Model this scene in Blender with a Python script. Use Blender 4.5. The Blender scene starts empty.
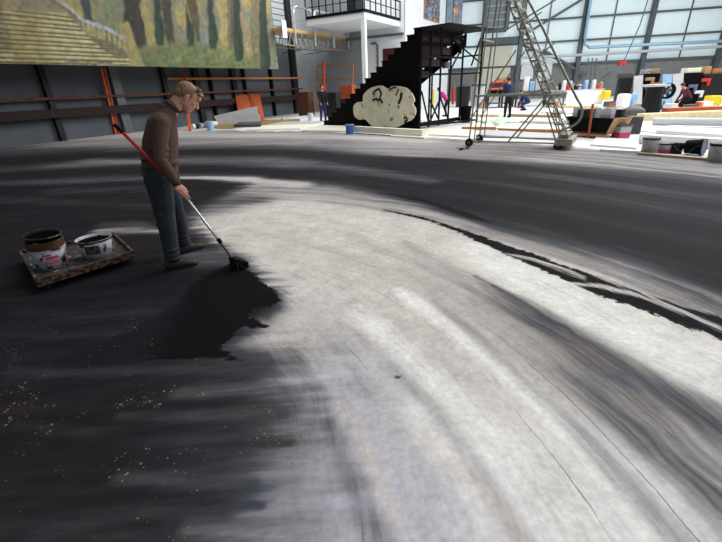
import bpy, bmesh, math, random
import numpy as np
from mathutils import Vector, Matrix, Quaternion
random.seed(7); rng = np.random.default_rng(7)
C = bpy.context.scene.collection
sc = bpy.context.scene
PI = math.pi
# ------------------------------------------------------------------ survey
# Camera station of the photograph; G / V / Plane turn sightings into points of the hall (metres).
FL = 400.0; PITCH = math.atan(184/400); ROLL = math.radians(2.4); CH = 1.65
F = Vector((0, math.cos(PITCH), -math.sin(PITCH))); R0 = Vector((1,0,0)); U0 = Vector((0, math.sin(PITCH), math.cos(PITCH)))
Rv = math.cos(ROLL)*R0 - math.sin(ROLL)*U0; Uv = math.sin(ROLL)*R0 + math.cos(ROLL)*U0
EYE = Vector((0,0,CH))
def ray(x, y): return F*FL + Rv*(x-361) - Uv*(y-271)
def G(x, y, z=0.0):
    d = ray(x, y); return EYE + d*((z-CH)/d.z)
def V(x, y, Y):
    d = ray(x, y); return EYE + d*(Y/d.y)
class Plane:
    """vertical plane through two ground points"""
    def __init__(s, A, B):
        s.A = Vector((A[0],A[1],0)); s.d = (Vector((B[0],B[1],0))-s.A).normalized(); s.n = Vector((s.d.y,-s.d.x,0))
        if s.n.dot(s.A) > 0: s.n = -s.n          # n points to the camera side
    def hit(s, x, y, off=0.0):
        d = ray(x, y); a = s.A + s.n*off; t = (a-EYE).dot(s.n)/d.dot(s.n); return EYE + d*t
    def sz(s, x, y):
        p = s.hit(x, y); return (p-s.A).dot(s.d), p.z
    def P(s, u, z, off=0.0): return s.A + s.d*u + s.n*off + Vector((0,0,z))
    def rot(s): return math.atan2(s.d.y, s.d.x)

cam = bpy.data.cameras.new('camera'); camo = bpy.data.objects.new('camera', cam); C.objects.link(camo)
cam.sensor_fit = 'HORIZONTAL'; cam.sensor_width = 36; cam.lens = FL/722*36; cam.clip_end = 300; cam.clip_start = .05
camo.matrix_world = Matrix(((Rv.x,Uv.x,-F.x,0),(Rv.y,Uv.y,-F.y,0),(Rv.z,Uv.z,-F.z,CH),(0,0,0,1)))
sc.camera = camo

# ------------------------------------------------------------------ materials
def s2l(c):
    return tuple(((v/255)/12.92 if v/255 <= .04045 else ((v/255+.055)/1.055)**2.4) for v in c)
MATS = {}
def mat(name, rgb, rough=.6, metal=0, var=.18, scale=6, bump=0.0, spec=.4, rust=None, stretch=(1,1,1), emit=0, alpha=1):
    if name in MATS: return MATS[name]
    m = bpy.data.materials.new(name); m.use_nodes = True; nt = m.node_tree; N = nt.nodes; L = nt.links
    b = N['Principled BSDF']; b.inputs['Roughness'].default_value = rough; b.inputs['Metallic'].default_value = metal
    b.inputs['Specular IOR Level'].default_value = spec
    tc = N.new('ShaderNodeTexCoord'); mp = N.new('ShaderNodeMapping'); mp.inputs['Scale'].default_value = stretch
    L.new(tc.outputs['Object'], mp.inputs['Vector'])
    no = N.new('ShaderNodeTexNoise'); no.inputs['Scale'].default_value = scale; no.inputs['Detail'].default_value = 5
    L.new(mp.outputs[0], no.inputs['Vector'])
    rp = N.new('ShaderNodeValToRGB'); c = s2l(rgb)
    rp.color_ramp.elements[0].position = .3; rp.color_ramp.elements[1].position = .7
    rp.color_ramp.elements[0].color = tuple(max(0,v*(1-var)) for v in c)+(1,)
    rp.color_ramp.elements[1].color = tuple(min(1,v*(1+var)) for v in c)+(1,)
    L.new(no.outputs['Fac'], rp.inputs['Fac']); out = rp.outputs['Color']
    if rust:
        rc, th, rs = rust
        n2 = N.new('ShaderNodeTexNoise'); n2.inputs['Scale'].default_value = rs; n2.inputs['Detail'].default_value = 8
        L.new(mp.outputs[0], n2.inputs['Vector'])
        r2 = N.new('ShaderNodeValToRGB'); r2.color_ramp.elements[0].position = th-.03; r2.color_ramp.elements[1].position = th+.03
        L.new(n2.outputs['Fac'], r2.inputs['Fac'])
        mx = N.new('ShaderNodeMix'); mx.data_type = 'RGBA'; mx.inputs[7].default_value = s2l(rc)+(1,)
        L.new(r2.outputs['Color'], mx.inputs[0]); L.new(out, mx.inputs[6]); out = mx.outputs[2]
    L.new(out, b.inputs['Base Color'])
    if bump:
        bp = N.new('ShaderNodeBump'); bp.inputs['Strength'].default_value = bump; bp.inputs['Distance'].default_value = .02
        L.new(no.outputs['Fac'], bp.inputs['Height']); L.new(bp.outputs[0], b.inputs['Normal'])
    if emit:
        L.new(out, b.inputs['Emission Color']); b.inputs['Emission Strength'].default_value = emit
    if alpha < 1: b.inputs['Alpha'].default_value = alpha
    MATS[name] = m; return m
def M(n): return MATS[n]
mat('wall grey', (84,88,94), .7, var=.12, scale=1.5)
mat('bay grey', (150,156,160), .7, var=.1, scale=1)
mat('office white', (232,236,240), .6, var=.03, scale=1)
mat('siding', (176,184,190), .6, var=.06, scale=1)
mat('dark steel', (32,32,35), .5, .3, var=.25)
mat('grey steel', (98,102,108), .5, .3, var=.15)
mat('mid steel', (96,102,106), .5, .3, var=.15)
mat('black paint', (5,5,6), .75, var=.3, spec=.15)
mat('black tube', (8,8,10), .6, 0, var=.3, spec=.2)
mat('rusty rail', (84,52,40), .8, var=.4, scale=9, rust=((150,84,44),.6,14))
mat('rusty trough', (38,25,24), .8, var=.5, scale=14, rust=((110,74,40),.68,22))
mat('orange steel', (206,84,36), .5, var=.2)
mat('pine', (184,124,72), .6, var=.25, scale=5, stretch=(1,1,6))
mat('plank wood', (214,172,108), .6, var=.12, scale=4)
mat('hardboard', (176,86,46), .6, var=.12, scale=3)
mat('white board', (196,196,200), .55, var=.06, scale=3)
mat('cream board', (244,240,222), .6, var=.05, scale=3)
mat('white sheet', (242,242,242), .6, var=.04, scale=2)
mat('yellow timber', (232,214,168), .6, var=.14, scale=5)
mat('green timber', (208,224,206), .6, var=.1, scale=5)
mat('slab grey', (84,84,88), .6, var=.15)
mat('tarp ochre', (150,124,72), .7, var=.25, scale=3, bump=.4)
mat('aluminium', (196,200,204), .35, .8, var=.1)
mat('dull alloy', (150,148,134), .45, .2, var=.2)
mat('rubber', (16,16,17), .6, var=.3)
mat('red grip', (190,22,30), .4, var=.1)
mat('maroon', (78,24,34), .6, var=.15)
mat('cloud cream', (222,216,190), .75, var=.12, scale=3, rust=((92,88,74),.64,2.2))
mat('under wood', (56,36,32), .7, var=.3, scale=6)
mat('beige door', (206,204,186), .6, var=.05, scale=1)
mat('pale pipe', (160,196,216), .35, .3, var=.06)
mat('block wall', (128,130,128), .8, var=.1, scale=3)
mat('plastic white', (176,180,188), .45, var=.12, rust=((54,46,42),.57,12))
mat('plastic clean', (222,224,226), .4, var=.06)
mat('plastic clear', (168,172,170), .3, var=.15)
mat('pink', (206,60,110), .5, var=.1)
mat('pink label', (196,120,140), .5, var=.2, scale=20)
mat('black wet', (3,3,4), .6, var=.2, spec=.02)
mat('black gloss', (10,10,12), .15, var=.2, spec=.6)
mat('rust collar', (78,48,30), .7, var=.4, scale=16)
mat('tray board', (58,50,48), .7, var=.5, scale=14, rust=((120,124,140),.6,11))
mat('tray edge', (96,74,58), .7, var=.5, scale=22, rust=((30,26,26),.52,26))
mat('blue grey', (92,108,136), .5, var=.12)
mat('blue', (60,104,190), .45, var=.12)
mat('light blue', (150,190,226), .45, var=.12)
mat('yellow', (236,206,40), .5, var=.1)
mat('red', (206,48,40), .5, var=.1)
mat('orange', (226,98,44), .5, var=.12)
mat('navy', (34,46,84), .8, var=.2)
mat('magenta', (188,36,132), .7, var=.15)
mat('burgundy', (96,30,58), .8, var=.15)
mat('black cloth', (20,20,24), .85, var=.3)
mat('dark cloth', (26,26,30), .85, var=.3)
mat('cardboard', (176,142,104), .8, var=.15)
mat('rusty brown', (168,146,124), .7, var=.3, scale=8)
mat('grey roll', (200,202,206), .5, var=.05)
mat('mesh fan', (60,62,66), .5, var=.1)
mat('skin', (198,146,122), .5, var=.06, scale=20)
mat('hair', (126,98,70), .6, var=.35, scale=60, stretch=(1,1,.3), bump=.5)
mat('dark hair', (40,30,26), .6, var=.3)
mat('sweater', (84,64,56), .95, var=.12, scale=40, bump=.5)
mat('sweater rib', (70,52,46), .95, var=.12, scale=60, bump=.5)
mat('jeans', (38,44,54), .9, var=.28, scale=9, bump=.3, rust=((96,100,104),.72,24))
mat('shoe leather', (60,46,42), .7, var=.2, scale=20)
mat('sole', (26,22,22), .8, var=.2)
mat('lips', (168,104,92), .5, var=.05)
mat('brush black', (8,8,9), .55, var=.4, scale=40, bump=.6)
mat('slat grey', (134,142,146), .6, var=.06)
mat('glass dark', (120,140,150), .15, var=.2, scale=2)

# ------------------------------------------------------------------ mesh tools
class MB:
    def __init__(s): s.bm = bmesh.new()
    def box(s, c, size, rz=0, M4=None):
        m = Matrix.Translation(Vector(c)) @ (M4 if M4 else Matrix.Rotation(rz,4,'Z')) @ Matrix.Diagonal((size[0],size[1],size[2],1))
        bmesh.ops.create_cube(s.bm, size=1, matrix=m); return s
    def beam(s, a, b, w, h=None, up=Vector((0,0,1))):
        a = Vector(a); b = Vector(b); d = b-a; L = d.length
        if L < 1e-6: return s
        x = d/L; y = up.cross(x)
        if y.length < 1e-3: y = Vector((1,0,0)).cross(x)
        y.normalize(); z = x.cross(y)
        m3 = Matrix((x,y,z)).transposed().to_4x4()
        return s.box((a+b)/2, (L, w, h or w), M4=m3)
    def tube(s, a, b, r, r2=None, n=10, cap=True):
        a = Vector(a); b = Vector(b); d = b-a; L = d.length
        if L < 1e-6: return s
        q = Vector((0,0,1)).rotation_difference(d).to_matrix().to_4x4()
        bmesh.ops.create_cone(s.bm, cap_ends=cap, segments=n, radius1=r, radius2=r if r2 is None else r2, depth=L, matrix=Matrix.Translation((a+b)/2) @ q)
        return s
    def path(s, pts, r, n=8):
        pts = [Vector(p) for p in pts]; rings = []
        for i, p in enumerate(pts):
            t = (pts[min(i+1,len(pts)-1)]-pts[max(i-1,0)]).normalized()
            q = Vector((0,0,1)).rotation_difference(t)
            rings.append([s.bm.verts.new(p + q @ Vector((r*math.cos(2*PI*k/n), r*math.sin(2*PI*k/n), 0))) for k in range(n)])
        for A, B in zip(rings, rings[1:]):
            # match nearest start index to avoid twist
            o = min(range(n), key=lambda k: (A[0].co-B[k].co).length)
            for k in range(n): s.bm.faces.new((A[k], A[(k+1)%n], B[(k+1+o)%n], B[(k+o)%n]))
        for rg in (rings[0], rings[-1]):
            try: s.bm.faces.new(rg)
            except Exception: pass
        return s
    def lathe(s, prof, origin=(0,0,0), n=28, M4=None):
        M4 = M4 or Matrix.Identity(4); T = Matrix.Translation(Vector(origin)) @ M4; rings = []
        for r, z in prof:
            rings.append([s.bm.verts.new(T @ Vector((max(r,1e-4)*math.cos(2*PI*k/n), max(r,1e-4)*math.sin(2*PI*k/n), z))) for k in range(n)])
        for A, B in zip(rings, rings[1:]):
            for k in range(n): s.bm.faces.new((A[k], A[(k+1)%n], B[(k+1)%n], B[k]))
        return s
    def prism(s, pts, off):
        off = Vector(off); pts = [Vector(p) for p in pts]
        a = [s.bm.verts.new(p) for p in pts]; b = [s.bm.verts.new(p+off) for p in pts]; n = len(a)
        s.bm.faces.new(a); s.bm.faces.new(b[::-1])
        for i in range(n): s.bm.faces.new((a[i], b[i], b[(i+1)%n], a[(i+1)%n]))
        return s
    def sphere(s, c, rad, u=14, v=10):
        rad = rad if hasattr(rad,'__len__') else (rad,)*3
        bmesh.ops.create_uvsphere(s.bm, u_segments=u, v_segments=v, radius=1, matrix=Matrix.Translation(Vector(c)) @ Matrix.Diagonal((*rad,1))); return s
    def build(s, name, m, parent=None, smooth=False, bevel=0, label=None, cat=None, group=None, kind=None):
        bmesh.ops.recalc_face_normals(s.bm, faces=s.bm.faces)
        me = bpy.data.meshes.new(name); s.bm.to_mesh(me); s.bm.free()
        return link(name, me, m, parent, smooth, bevel, label, cat, group, kind)
def link(name, me, m, parent=None, smooth=False, bevel=0, label=None, cat=None, group=None, kind=None):
    o = bpy.data.objects.new(name, me); C.objects.link(o)
    me.materials.append(MATS[m] if isinstance(m, str) else m)
    if smooth: me.polygons.foreach_set('use_smooth', [True]*len(me.polygons))
    if bevel:
        b = o.modifiers.new('bevel','BEVEL'); b.width = bevel; b.segments = 2; b.limit_method = 'ANGLE'
    if parent: 
        o.parent = parent; o.matrix_parent_inverse = parent.matrix_world.inverted()
    return tag(o, label, cat, group, kind)
def tag(o, label=None, cat=None, group=None, kind=None):
    if label: o['label'] = label
    if cat: o['category'] = cat
    if group: o['group'] = group
    if kind: o['kind'] = kind
    return o
def empty(name, loc, label, cat, group=None):
    o = bpy.data.objects.new(name, None); C.objects.link(o); o.empty_display_size = .1
    o.location = loc; o.matrix_world = Matrix.Translation(Vector(loc)); return tag(o, label, cat, group)
def copy_tree(o, M4, label=None, group=None):
    c = o.copy(); C.objects.link(c); c.matrix_world = M4 @ o.matrix_world
    for ch in [q for q in bpy.data.objects if q.parent == o]:
        d = ch.copy(); C.objects.link(d); d.parent = c; d.matrix_parent_inverse = ch.matrix_parent_inverse.copy()
        for g in [q for q in bpy.data.objects if q.parent == ch]:
            e = g.copy(); C.objects.link(e); e.parent = d; e.matrix_parent_inverse = g.matrix_parent_inverse.copy()
    if label: c['label'] = label
    if group: c['group'] = group
    return c
# numpy value noise
def vnoise(x, y, seed=0):
    xi = np.floor(x).astype(np.int64); yi = np.floor(y).astype(np.int64); xf = x-xi; yf = y-yi
    def h(a, b):
        n = (a*374761393 + b*668265263 + seed*1442695040) & 0xffffffff
        n = ((n ^ (n >> 13))*1274126177) & 0xffffffff
        return ((n ^ (n >> 16)) & 0xffff)/65535.0
    u = xf*xf*(3-2*xf); v = yf*yf*(3-2*yf)
    return (h(xi,yi)*(1-u)+h(xi+1,yi)*u)*(1-v) + (h(xi,yi+1)*(1-u)+h(xi+1,yi+1)*u)*v
def fbm(x, y, seed=0, o=4):
    t = 0; a = .5
    for i in range(o): t = t + a*vnoise(x*2**i, y*2**i, seed+i*17); a *= .5
    return t/(1-.5**o)
def sstep(a, b, x):
    t = np.clip((x-a)/(b-a), 0, 1); return t*t*(3-2*t)
def poly_sd(px, py, poly):
    """signed distance, positive inside"""
    d = np.full(px.shape, 1e9); ins = np.zeros(px.shape, bool); n = len(poly)
    for i in range(n):
        ax, ay = poly[i]; bx, by = poly[(i+1)%n]
        ex, ey = bx-ax, by-ay; wx, wy = px-ax, py-ay
        t = np.clip((wx*ex+wy*ey)/(ex*ex+ey*ey+1e-12), 0, 1)
        d = np.minimum(d, np.hypot(wx-ex*t, wy-ey*t))
        if ay != by:
            c = ((ay > py) != (by > py)) & (px < (bx-ax)*(py-ay)/(by-ay)+ax); ins ^= c
    return np.where(ins, d, -d)

# ------------------------------------------------------------------ floor with painted canvas
class Strokes:
    def __init__(s, X, Y): s.X, s.Y = X, Y
    def ribbon(s, rows, soft=.5, end=.0):
        """rows: (x, y_top, y_bottom) sightings of one brush stroke -> coverage 0..1 at every floor vertex"""
        T = [G(x, a) for x, a, b in rows]; B = [G(x, b) for x, a, b in rows]
        Cn = [(t+b)/2 for t, b in zip(T, B)]; W = []
        for i in range(len(Cn)):
            t = (Cn[min(i+1,len(Cn)-1)]-Cn[max(i-1,0)]).normalized(); n = Vector((-t.y,t.x,0))
            W.append(max(abs((T[i]-B[i]).dot(n))/2, .004))
        best = np.full(s.X.shape, -9.0)
        for i in range(len(Cn)-1):
            a, b = Cn[i], Cn[i+1]; ex, ey = b.x-a.x, b.y-a.y; wx, wy = s.X-a.x, s.Y-a.y
            t = np.clip((wx*ex+wy*ey)/(ex*ex+ey*ey), 0, 1)
            w = W[i]*(1-t)+W[i+1]*t
            best = np.maximum(best, 1-np.hypot(wx-ex*t, wy-ey*t)/w)      # 1 on the centre line, 0 on the edge
        return sstep(-soft, soft, best)
    def poly(s, pts, soft):
        P = [tuple(G(x,y)[:2]) for x, y in pts]; return poly_sd(s.X, s.Y, P)/soft

def make_floor():
    th = np.radians(np.concatenate([np.linspace(-100,-52,40)[:-1], np.linspace(-52,52,620), np.linspace(52,100,40)[1:]]))
    # rows evenly spread in depression angle, as dense underfoot as far off
    dep = np.radians(np.concatenate([np.linspace(80,57,20)[:-1], np.linspace(57,1.9,460)])); r = CH/np.tan(dep)
    TH, RR = np.meshgrid(th, r); X = RR*np.sin(TH); Y = RR*np.cos(TH)
    nr, nc = X.shape
    co = np.stack([X.ravel(), Y.ravel(), np.zeros(X.size)], 1)
    i = np.arange(nr-1)[:,None]*nc + np.arange(nc-1)[None,:]
    f = np.stack([i, i+nc, i+nc+1, i+1], -1).reshape(-1,4)
    me = bpy.data.meshes.new('floor'); me.vertices.add(len(co)); me.vertices.foreach_set('co', co.ravel())
    me.loops.add(f.size); me.loops.foreach_set('vertex_index', f.ravel()); me.polygons.add(len(f))
    me.polygons.foreach_set('loop_start', np.arange(len(f))*4); me.polygons.foreach_set('loop_total', np.full(len(f),4)); me.update()
    X = X.ravel(); Y = Y.ravel()
    cx, cy = -3.4, .6; RAD = np.hypot(X-cx, Y-cy); ANG = np.arctan2(Y-cy, X-cx)
    st = Strokes(X, Y)
    D = np.zeros(X.size)
    tone = np.ones((X.size,3))*np.array(s2l((204,198,194)))
    def cover(Dt, m, op=1.0):
        nonlocal D; D = D*(1-m*op) + Dt*m*op
    def tint(c, m, op=1.0):
        nonlocal tone; k = (m*op)[:,None]; tone = tone*(1-k) + np.array(s2l(c))*k
    # --- bare tone of the cloth
    tint((228,226,224), st.ribbon([(430,420,560),(520,430,640),(640,430,700),(760,480,760)], 1.2))
    tint((208,200,194), st.ribbon([(250,195,290),(400,215,330),(520,300,420)], 1.2))
    tint((186,186,196), st.ribbon([(180,430,600),(260,420,600),(370,430,640)], 1.0), .9)
    tint((196,197,206), st.ribbon([(240,360,420),(340,350,430)], .9), .7)
    tint((232,230,224), st.ribbon([(480,238,268),(600,290,360),(722,352,408)], .8), .9)
    tint((236,234,230), st.ribbon([(355,300,322),(420,350,380),(500,420,470),(570,500,560)], .9), .8)
    tint((240,238,235), st.ribbon([(400,285,298),(500,355,378),(590,430,470),(660,510,560)], .8), .9)
    tint((232,230,228), st.ribbon([(420,395,430),(480,440,500),(540,500,580)], .9), .8)
    tint((222,206,198), st.ribbon([(335,385,405),(360,425,450),(395,495,555)], 1.0), .5)
    tint((228,212,204), st.ribbon([(420,425,445),(500,495,525),(530,535,580)], 1.0), .4)
    # --- worn grey belts along the sweep
    cover(.34, st.ribbon([(400,262,274),(500,345,368),(560,400,425),(640,480,520),(700,540,590)], .9))
    cover(.28, st.ribbon([(350,322,342),(430,392,420),(470,440,480),(520,510,580)], .9))
    cover(.24, st.ribbon([(330,400,450),(350,450,520),(390,520,600)], .9))
    cover(.20, st.ribbon([(300,300,330),(360,350,400),(420,430,500)], 1.0), .8)
    cover(.30, st.ribbon([(350,230,240),(430,262,282),(520,318,340)], 1.0), .8)
    cover(.18, st.ribbon([(240,225,232),(330,245,256),(420,275,300)], .9))
    cover(.16, st.ribbon([(230,280,300),(300,300,330),(360,330,380)], .9))
    cover(.30, st.ribbon([(405,236,248),(450,255,300),(520,300,372),(600,345,440),(680,400,520),(760,470,600)], .9), .9)
    cover(.34, st.ribbon([(440,262,266),(470,270,290),(520,294,345),(570,322,392),(640,365,452),(730,410,520),(800,440,600)], .9), .9)
    cover(.46, st.ribbon([(475,274,278),(510,290,318),(570,322,375),(640,365,435),(730,410,505),(800,440,580)], .8), .95)
    cover(.60, st.ribbon([(492,284,287),(525,298,312),(585,330,350),(640,364,388),(722,405,440),(800,440,480)], .9), .8)
    cover(.52, st.ribbon([(560,362,380),(640,420,455),(722,470,510)], .9), .5)
    cover(.42, st.ribbon([(475,296,304),(560,346,360),(640,400,420),(722,450,470)], .9), .6)
    # --- far grey belt next to the cloth edge
    cover(.40, st.ribbon([(-300,152,190),(0,143,180),(200,130,185),(330,132,180),(450,138,190),(600,148,210),(722,157,240),(900,172,300)], .2))
    cover(.74, st.ribbon([(-400,156,200),(-100,150,200),(0,150,200),(100,142,195),(190,140,190)], .7), .9)
    # --- big dark sweep
    cover(.92, st.ribbon([(290,172,184),(360,160,197),(420,158,210),(485,161,224),(560,166,246),(640,172,266),(722,180,298),(840,203,370)], .32), .9)
    cover(.97, st.ribbon([(350,176,184),(400,172,196),(485,178,216),(560,190,240),(640,206,262),(722,228,292),(840,260,360)], .7))
    cover(.42, st.ribbon([(300,142,147),(420,143,151),(520,149,158),(640,158,167),(722,168,176)], .9), .8)
    for y0_, d_, o_ in ((158,.95,.7),(163,.70,.55),(168,.96,.6),(174,.76,.45),(181,.98,.6),(189,.80,.4),(198,1.0,.6),(207,.86,.3)):
        k_ = (y0_-155)/55
        cover(d_, st.ribbon([(330+60*k_,y0_-3+6*k_,y0_-1+7*k_),(440,y0_,y0_+4),(560,y0_+10+14*k_,y0_+15+16*k_),(722,y0_+26+44*k_,y0_+32+48*k_)], .9), o_)
    cover(.90, st.ribbon([(-200,170,182),(0,157,168),(100,151,160),(200,148,156),(290,149,157),(380,156,168),(480,163,180)], .6))
    cover(.56, st.ribbon([(60,163,168),(180,157,164),(260,157,163),(340,164,171),(430,178,184)], .9), .85)
    cover(.92, st.ribbon([(0,172,182),(120,166,176),(200,165,175),(260,167,176),(330,174,182),(390,182,190),(440,192,199)], .6))
    cover(.38, st.ribbon([(70,140,146),(150,139,148),(220,139,146),(300,138,145)], .9), .9)
    cover(.22, st.ribbon([(90,136,139),(160,133,138),(230,133,138),(330,134,139),(430,139,143)], .9), .9)
    cover(.40, st.ribbon([(90,158,163),(150,160,164)], .9), .6)
    cover(.60, st.ribbon([(120,149,152),(200,146,149),(300,146,149)], .9), .6)
    # --- half-covered ground behind the painter
    cover(.34, st.ribbon([(180,190,215),(240,184,205),(320,184,200),(400,200,212),(470,222,232)], .8), .9)
    cover(.60, st.ribbon([(160,192,224),(200,192,218),(250,196,206)], .9), .9)
    # --- left hand, where the dark coat is solid
    left = st.poly([(-700,190),(-200,186),(60,184),(190,178),(250,183),(222,196),(196,208),(190,222),(222,246),(262,272),(276,300),(250,322),(236,345),(268,372),(262,392),(276,406),(268,428),(258,450),(246,470),(250,510),(235,560),(210,640),(-900,640)], 1.0)
    wob = (fbm(X*2.0, Y*11, 3)-.5)*.5
    ls = sstep(-.26, .26, left + wob*.7)
    cover(.93, ls)
    front = sstep(2.9,2.3,Y)
    cover(.58, sstep(-.75,.0,left+wob*.9)*front*(1-ls), .8)
    cover(.78, sstep(.75,.1,left+wob*.8)*front*ls, .75)
    for rows, d, op in [
        ([(150,177,179),(200,176,179),(245,177,181),(300,181,188)], .14, .85),
        ([(60,188,194),(130,186,192),(185,190,193)], .72, .6),
        ([(100,228,233),(132,225,234),(160,229,234)], .30, .8),
        ([(104,222,226),(130,220,226),(150,224,230)], .62, .6),
        ([(0,196,204),(80,200,206),(150,203,208)], .78, .6),
        ([(186,246,262),(214,250,268),(240,256,266)], .58, .85),
        ([(20,308,318),(90,312,320),(170,306,316)], .84, .6),
        ([(10,368,376),(100,366,376),(190,364,372),(262,366,372)], .74, .7),
        ([(0,330,336),(70,334,340),(150,330,334)], .84, .5),
        ([(180,388,398),(240,384,396),(300,384,394)], .55, .7),
        ([(120,412,420),(200,408,420),(280,408,418)], .66, .6),
        ([(20,420,430),(120,430,444),(210,436,450)], .82, .6),
        ([(120,470,484),(190,474,490),(250,478,492)], .68, .7),
        ([(40,520,540),(140,505,520),(220,500,520)], .78, .6),
        ([(190,520,540),(260,522,540)], .5, .7),
        ([(170,440,446),(230,446,452),(290,440,446)], .86, .6),
        ([(200,500,508),(262,502,510)], .84, .5)]:
        cover(d, st.ribbon(rows, .9), op)
    # fresh thick dark under the roller
    cover(.985, st.ribbon([(70,354,366),(120,338,362),(180,316,356),(236,290,335)], .7), .95)
    cover(.97, st.ribbon([(150,268,300),(200,276,310)], .8), .7)
    # --- bright ground past the edge of the cloth
    beyond = st.poly([(-60,137),(60,128),(190,125),(246,131),(330,131.5),(420,136.5),(500,141),(600,149.5),(722,158.5),(900,175),(1200,150),(1200,60),(722,78),(361,92),(0,107),(-200,119)], 1.0)
    bm_ = sstep(-.12, .12, beyond + (fbm(X*1.5,Y*1.5,8)-.5)*.5)
    D *= (1-bm_)
    tint((222,222,222), bm_)
    leftfar = sstep(0, 2.2, -(X*.86 - Y*.51 + 12.5))      # concrete tinted greyer along the left wall
    tint((128,124,124), bm_*sstep(-5.0,-8.5, X*.84+Y*.0 - (Y-20)*.25))
    # --- crisp wet strokes: signed field in metres
    polys = [
        [(232,262),(244,268),(254,274),(262,281),(272,288),(283,301),(269,306),(256,308),(247,314),(254,320),(269,326),(262,329),(244,327),(236,332),(229,339),(218,348),(232,354),(243,362),(226,360),(204,358),(182,359),(150,360),(96,360),(70,366),(88,346),(114,335),(150,316),(179,302),(190,286),(205,276)],
    ]
    W = np.full(X.size, -1.0)
    for p in polys: W = np.maximum(W, poly_sd(X, Y, [tuple(G(x,y)[:2]) for x,y in p]))
    def wrib(rows):
        nonlocal W
        pts = [(x,a) for x,a,b in rows]+[(x,b) for x,a,b in rows[::-1]]
        W = np.maximum(W, poly_sd(X, Y, [tuple(G(x,y)[:2]) for x,y in pts]))
    wrib([(384,209.5,210),(410,214,216.5),(440,222,225),(470,232,238),(510,246,257),(530,252,265),(560,264,278),(600,276,296),(650,291,313),(690,303,328),(722,316,340),(800,352,380)])
    wrib([(376,192,193),(420,198,201),(470,213,219),(492,222,223)])
    # brush-dragged light inside the streak
    G1 = np.full(X.size, -1.0)
    for rows in ([(500,252,253),(530,257,260),(560,266,270),(585,276,280)], [(560,282,283),(600,284,288),(640,293,298),(690,312,317),(722,326,331)], [(560,256,262),(620,272,286),(680,290,306),(722,305,318)]):
        pts = [(x,a) for x,a,b in rows]+[(x,b) for x,a,b in rows[::-1]]
        G1 = np.maximum(G1, poly_sd(X, Y, [tuple(G(x,y)[:2]) for x,y in pts]))
    cover(.45, st.ribbon([(470,224,234),(520,238,248),(600,258,274),(680,280,302),(740,300,322)], .6), .8)
    wfade = sstep(float(G(110,350).x), float(G(205,350).x), X + (Y-2.4)*.15); wfade = np.maximum(wfade, (X > .2)*1.0)
    cover(1.0, sstep(-.03,.16,W)*(X<.2))
    def fattr(n, v):
        a = me.attributes.new(n, 'FLOAT', 'POINT'); a.data.foreach_set('value', v.astype(np.float32))
    fattr('wetfade', wfade); fattr('coat', np.clip(D,0,1)); fattr('wet', W); fattr('drag', G1)
    fattr('sweep', RAD); fattr('turn', ANG)
    lin = sstep(3.5, 2.9, RAD)*1.0; lin = np.maximum(lin, sstep(-1.0,-1.5,X)*sstep(6.5,5.0,Y))
    fattr('lin', lin); fattr('beyond', bm_)
    spk = sstep(3.3,2.2,Y)*sstep(.1,-.5,X); fattr('spk', spk)
    a = me.attributes.new('tone','FLOAT_COLOR','POINT'); a.data.foreach_set('color', np.concatenate([tone, np.ones((X.size,1))],1).astype(np.float32).ravel())
    # --- material
    m = bpy.data.materials.new('painted canvas floor'); m.use_nodes = True; nt = m.node_tree; N = nt.nodes; L = nt.links; b = N['Principled BSDF']
    def A(n):
        q = N.new('ShaderNodeAttribute'); q.attribute_name = n; return q
    def mt(op, a, b2=None, c=None, clamp=False):
        q = N.new('ShaderNodeMath'); q.operation = op; q.use_clamp = clamp
        for k, v in enumerate((a, b2, c)):
            if v is None: continue
            if hasattr(v,'links') or isinstance(v, bpy.types.NodeSocket): L.new(v, q.inputs[k])
            else: q.inputs[k].default_value = v
        return q.outputs[0]
    def noise(vec, sc_, det=5, rough=.55):
        q = N.new('ShaderNodeTexNoise'); q.inputs['Scale'].default_value = sc_; q.inputs['Detail'].default_value = det; q.inputs['Roughness'].default_value = rough
        L.new(vec, q.inputs['Vector']); return q.outputs['Fac']
    def comb(x, y, z=0):
        q = N.new('ShaderNodeCombineXYZ')
        for k, v in enumerate((x,y,z)):
            if isinstance(v, bpy.types.NodeSocket): L.new(v, q.inputs[k])
            else: q.inputs[k].default_value = v
        return q.outputs[0]
    def smooth(x, lo, hi):
        q = N.new('ShaderNodeMapRange'); q.interpolation_type = 'SMOOTHSTEP'; q.inputs['From Min'].default_value = lo; q.inputs['From Max'].default_value = hi
        L.new(x, q.inputs['Value']); return q.outputs['Result']
    def mixc(f_, c1, c2):
        q = N.new('ShaderNodeMix'); q.data_type = 'RGBA'
        for k, v in ((0,f_),(6,c1),(7,c2)):
            if isinstance(v, bpy.types.NodeSocket): L.new(v, q.inputs[k])
            else: q.inputs[k].default_value = v
        return q.outputs[2]
    def mixf(f_, c1, c2): return mt('ADD', mt('MULTIPLY', c1, mt('SUBTRACT', 1.0, f_)), mt('MULTIPLY', c2, f_))
    geo = N.new('ShaderNodeNewGeometry').outputs['Position']; sep = N.new('ShaderNodeSeparateXYZ'); L.new(geo, sep.inputs[0])
    px, py = sep.outputs[0], sep.outputs[1]
    rad = A('sweep').outputs['Fac']; ang = A('turn').outputs['Fac']; linf = A('lin').outputs['Fac']; D_ = A('coat').outputs['Fac']
    wv = noise(geo, 1.2, 3)
    radw = mt('ADD', rad, mt('MULTIPLY', mt('SUBTRACT', wv, .5), .25))
    fc = comb(mt('MULTIPLY', ang, 2.2), mt('MULTIPLY', radw, 5.0)); fl = comb(mt('MULTIPLY', px, .9), mt('MULTIPLY', mt('ADD', py, mt('MULTIPLY', px, -.12)), 7.0))
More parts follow.
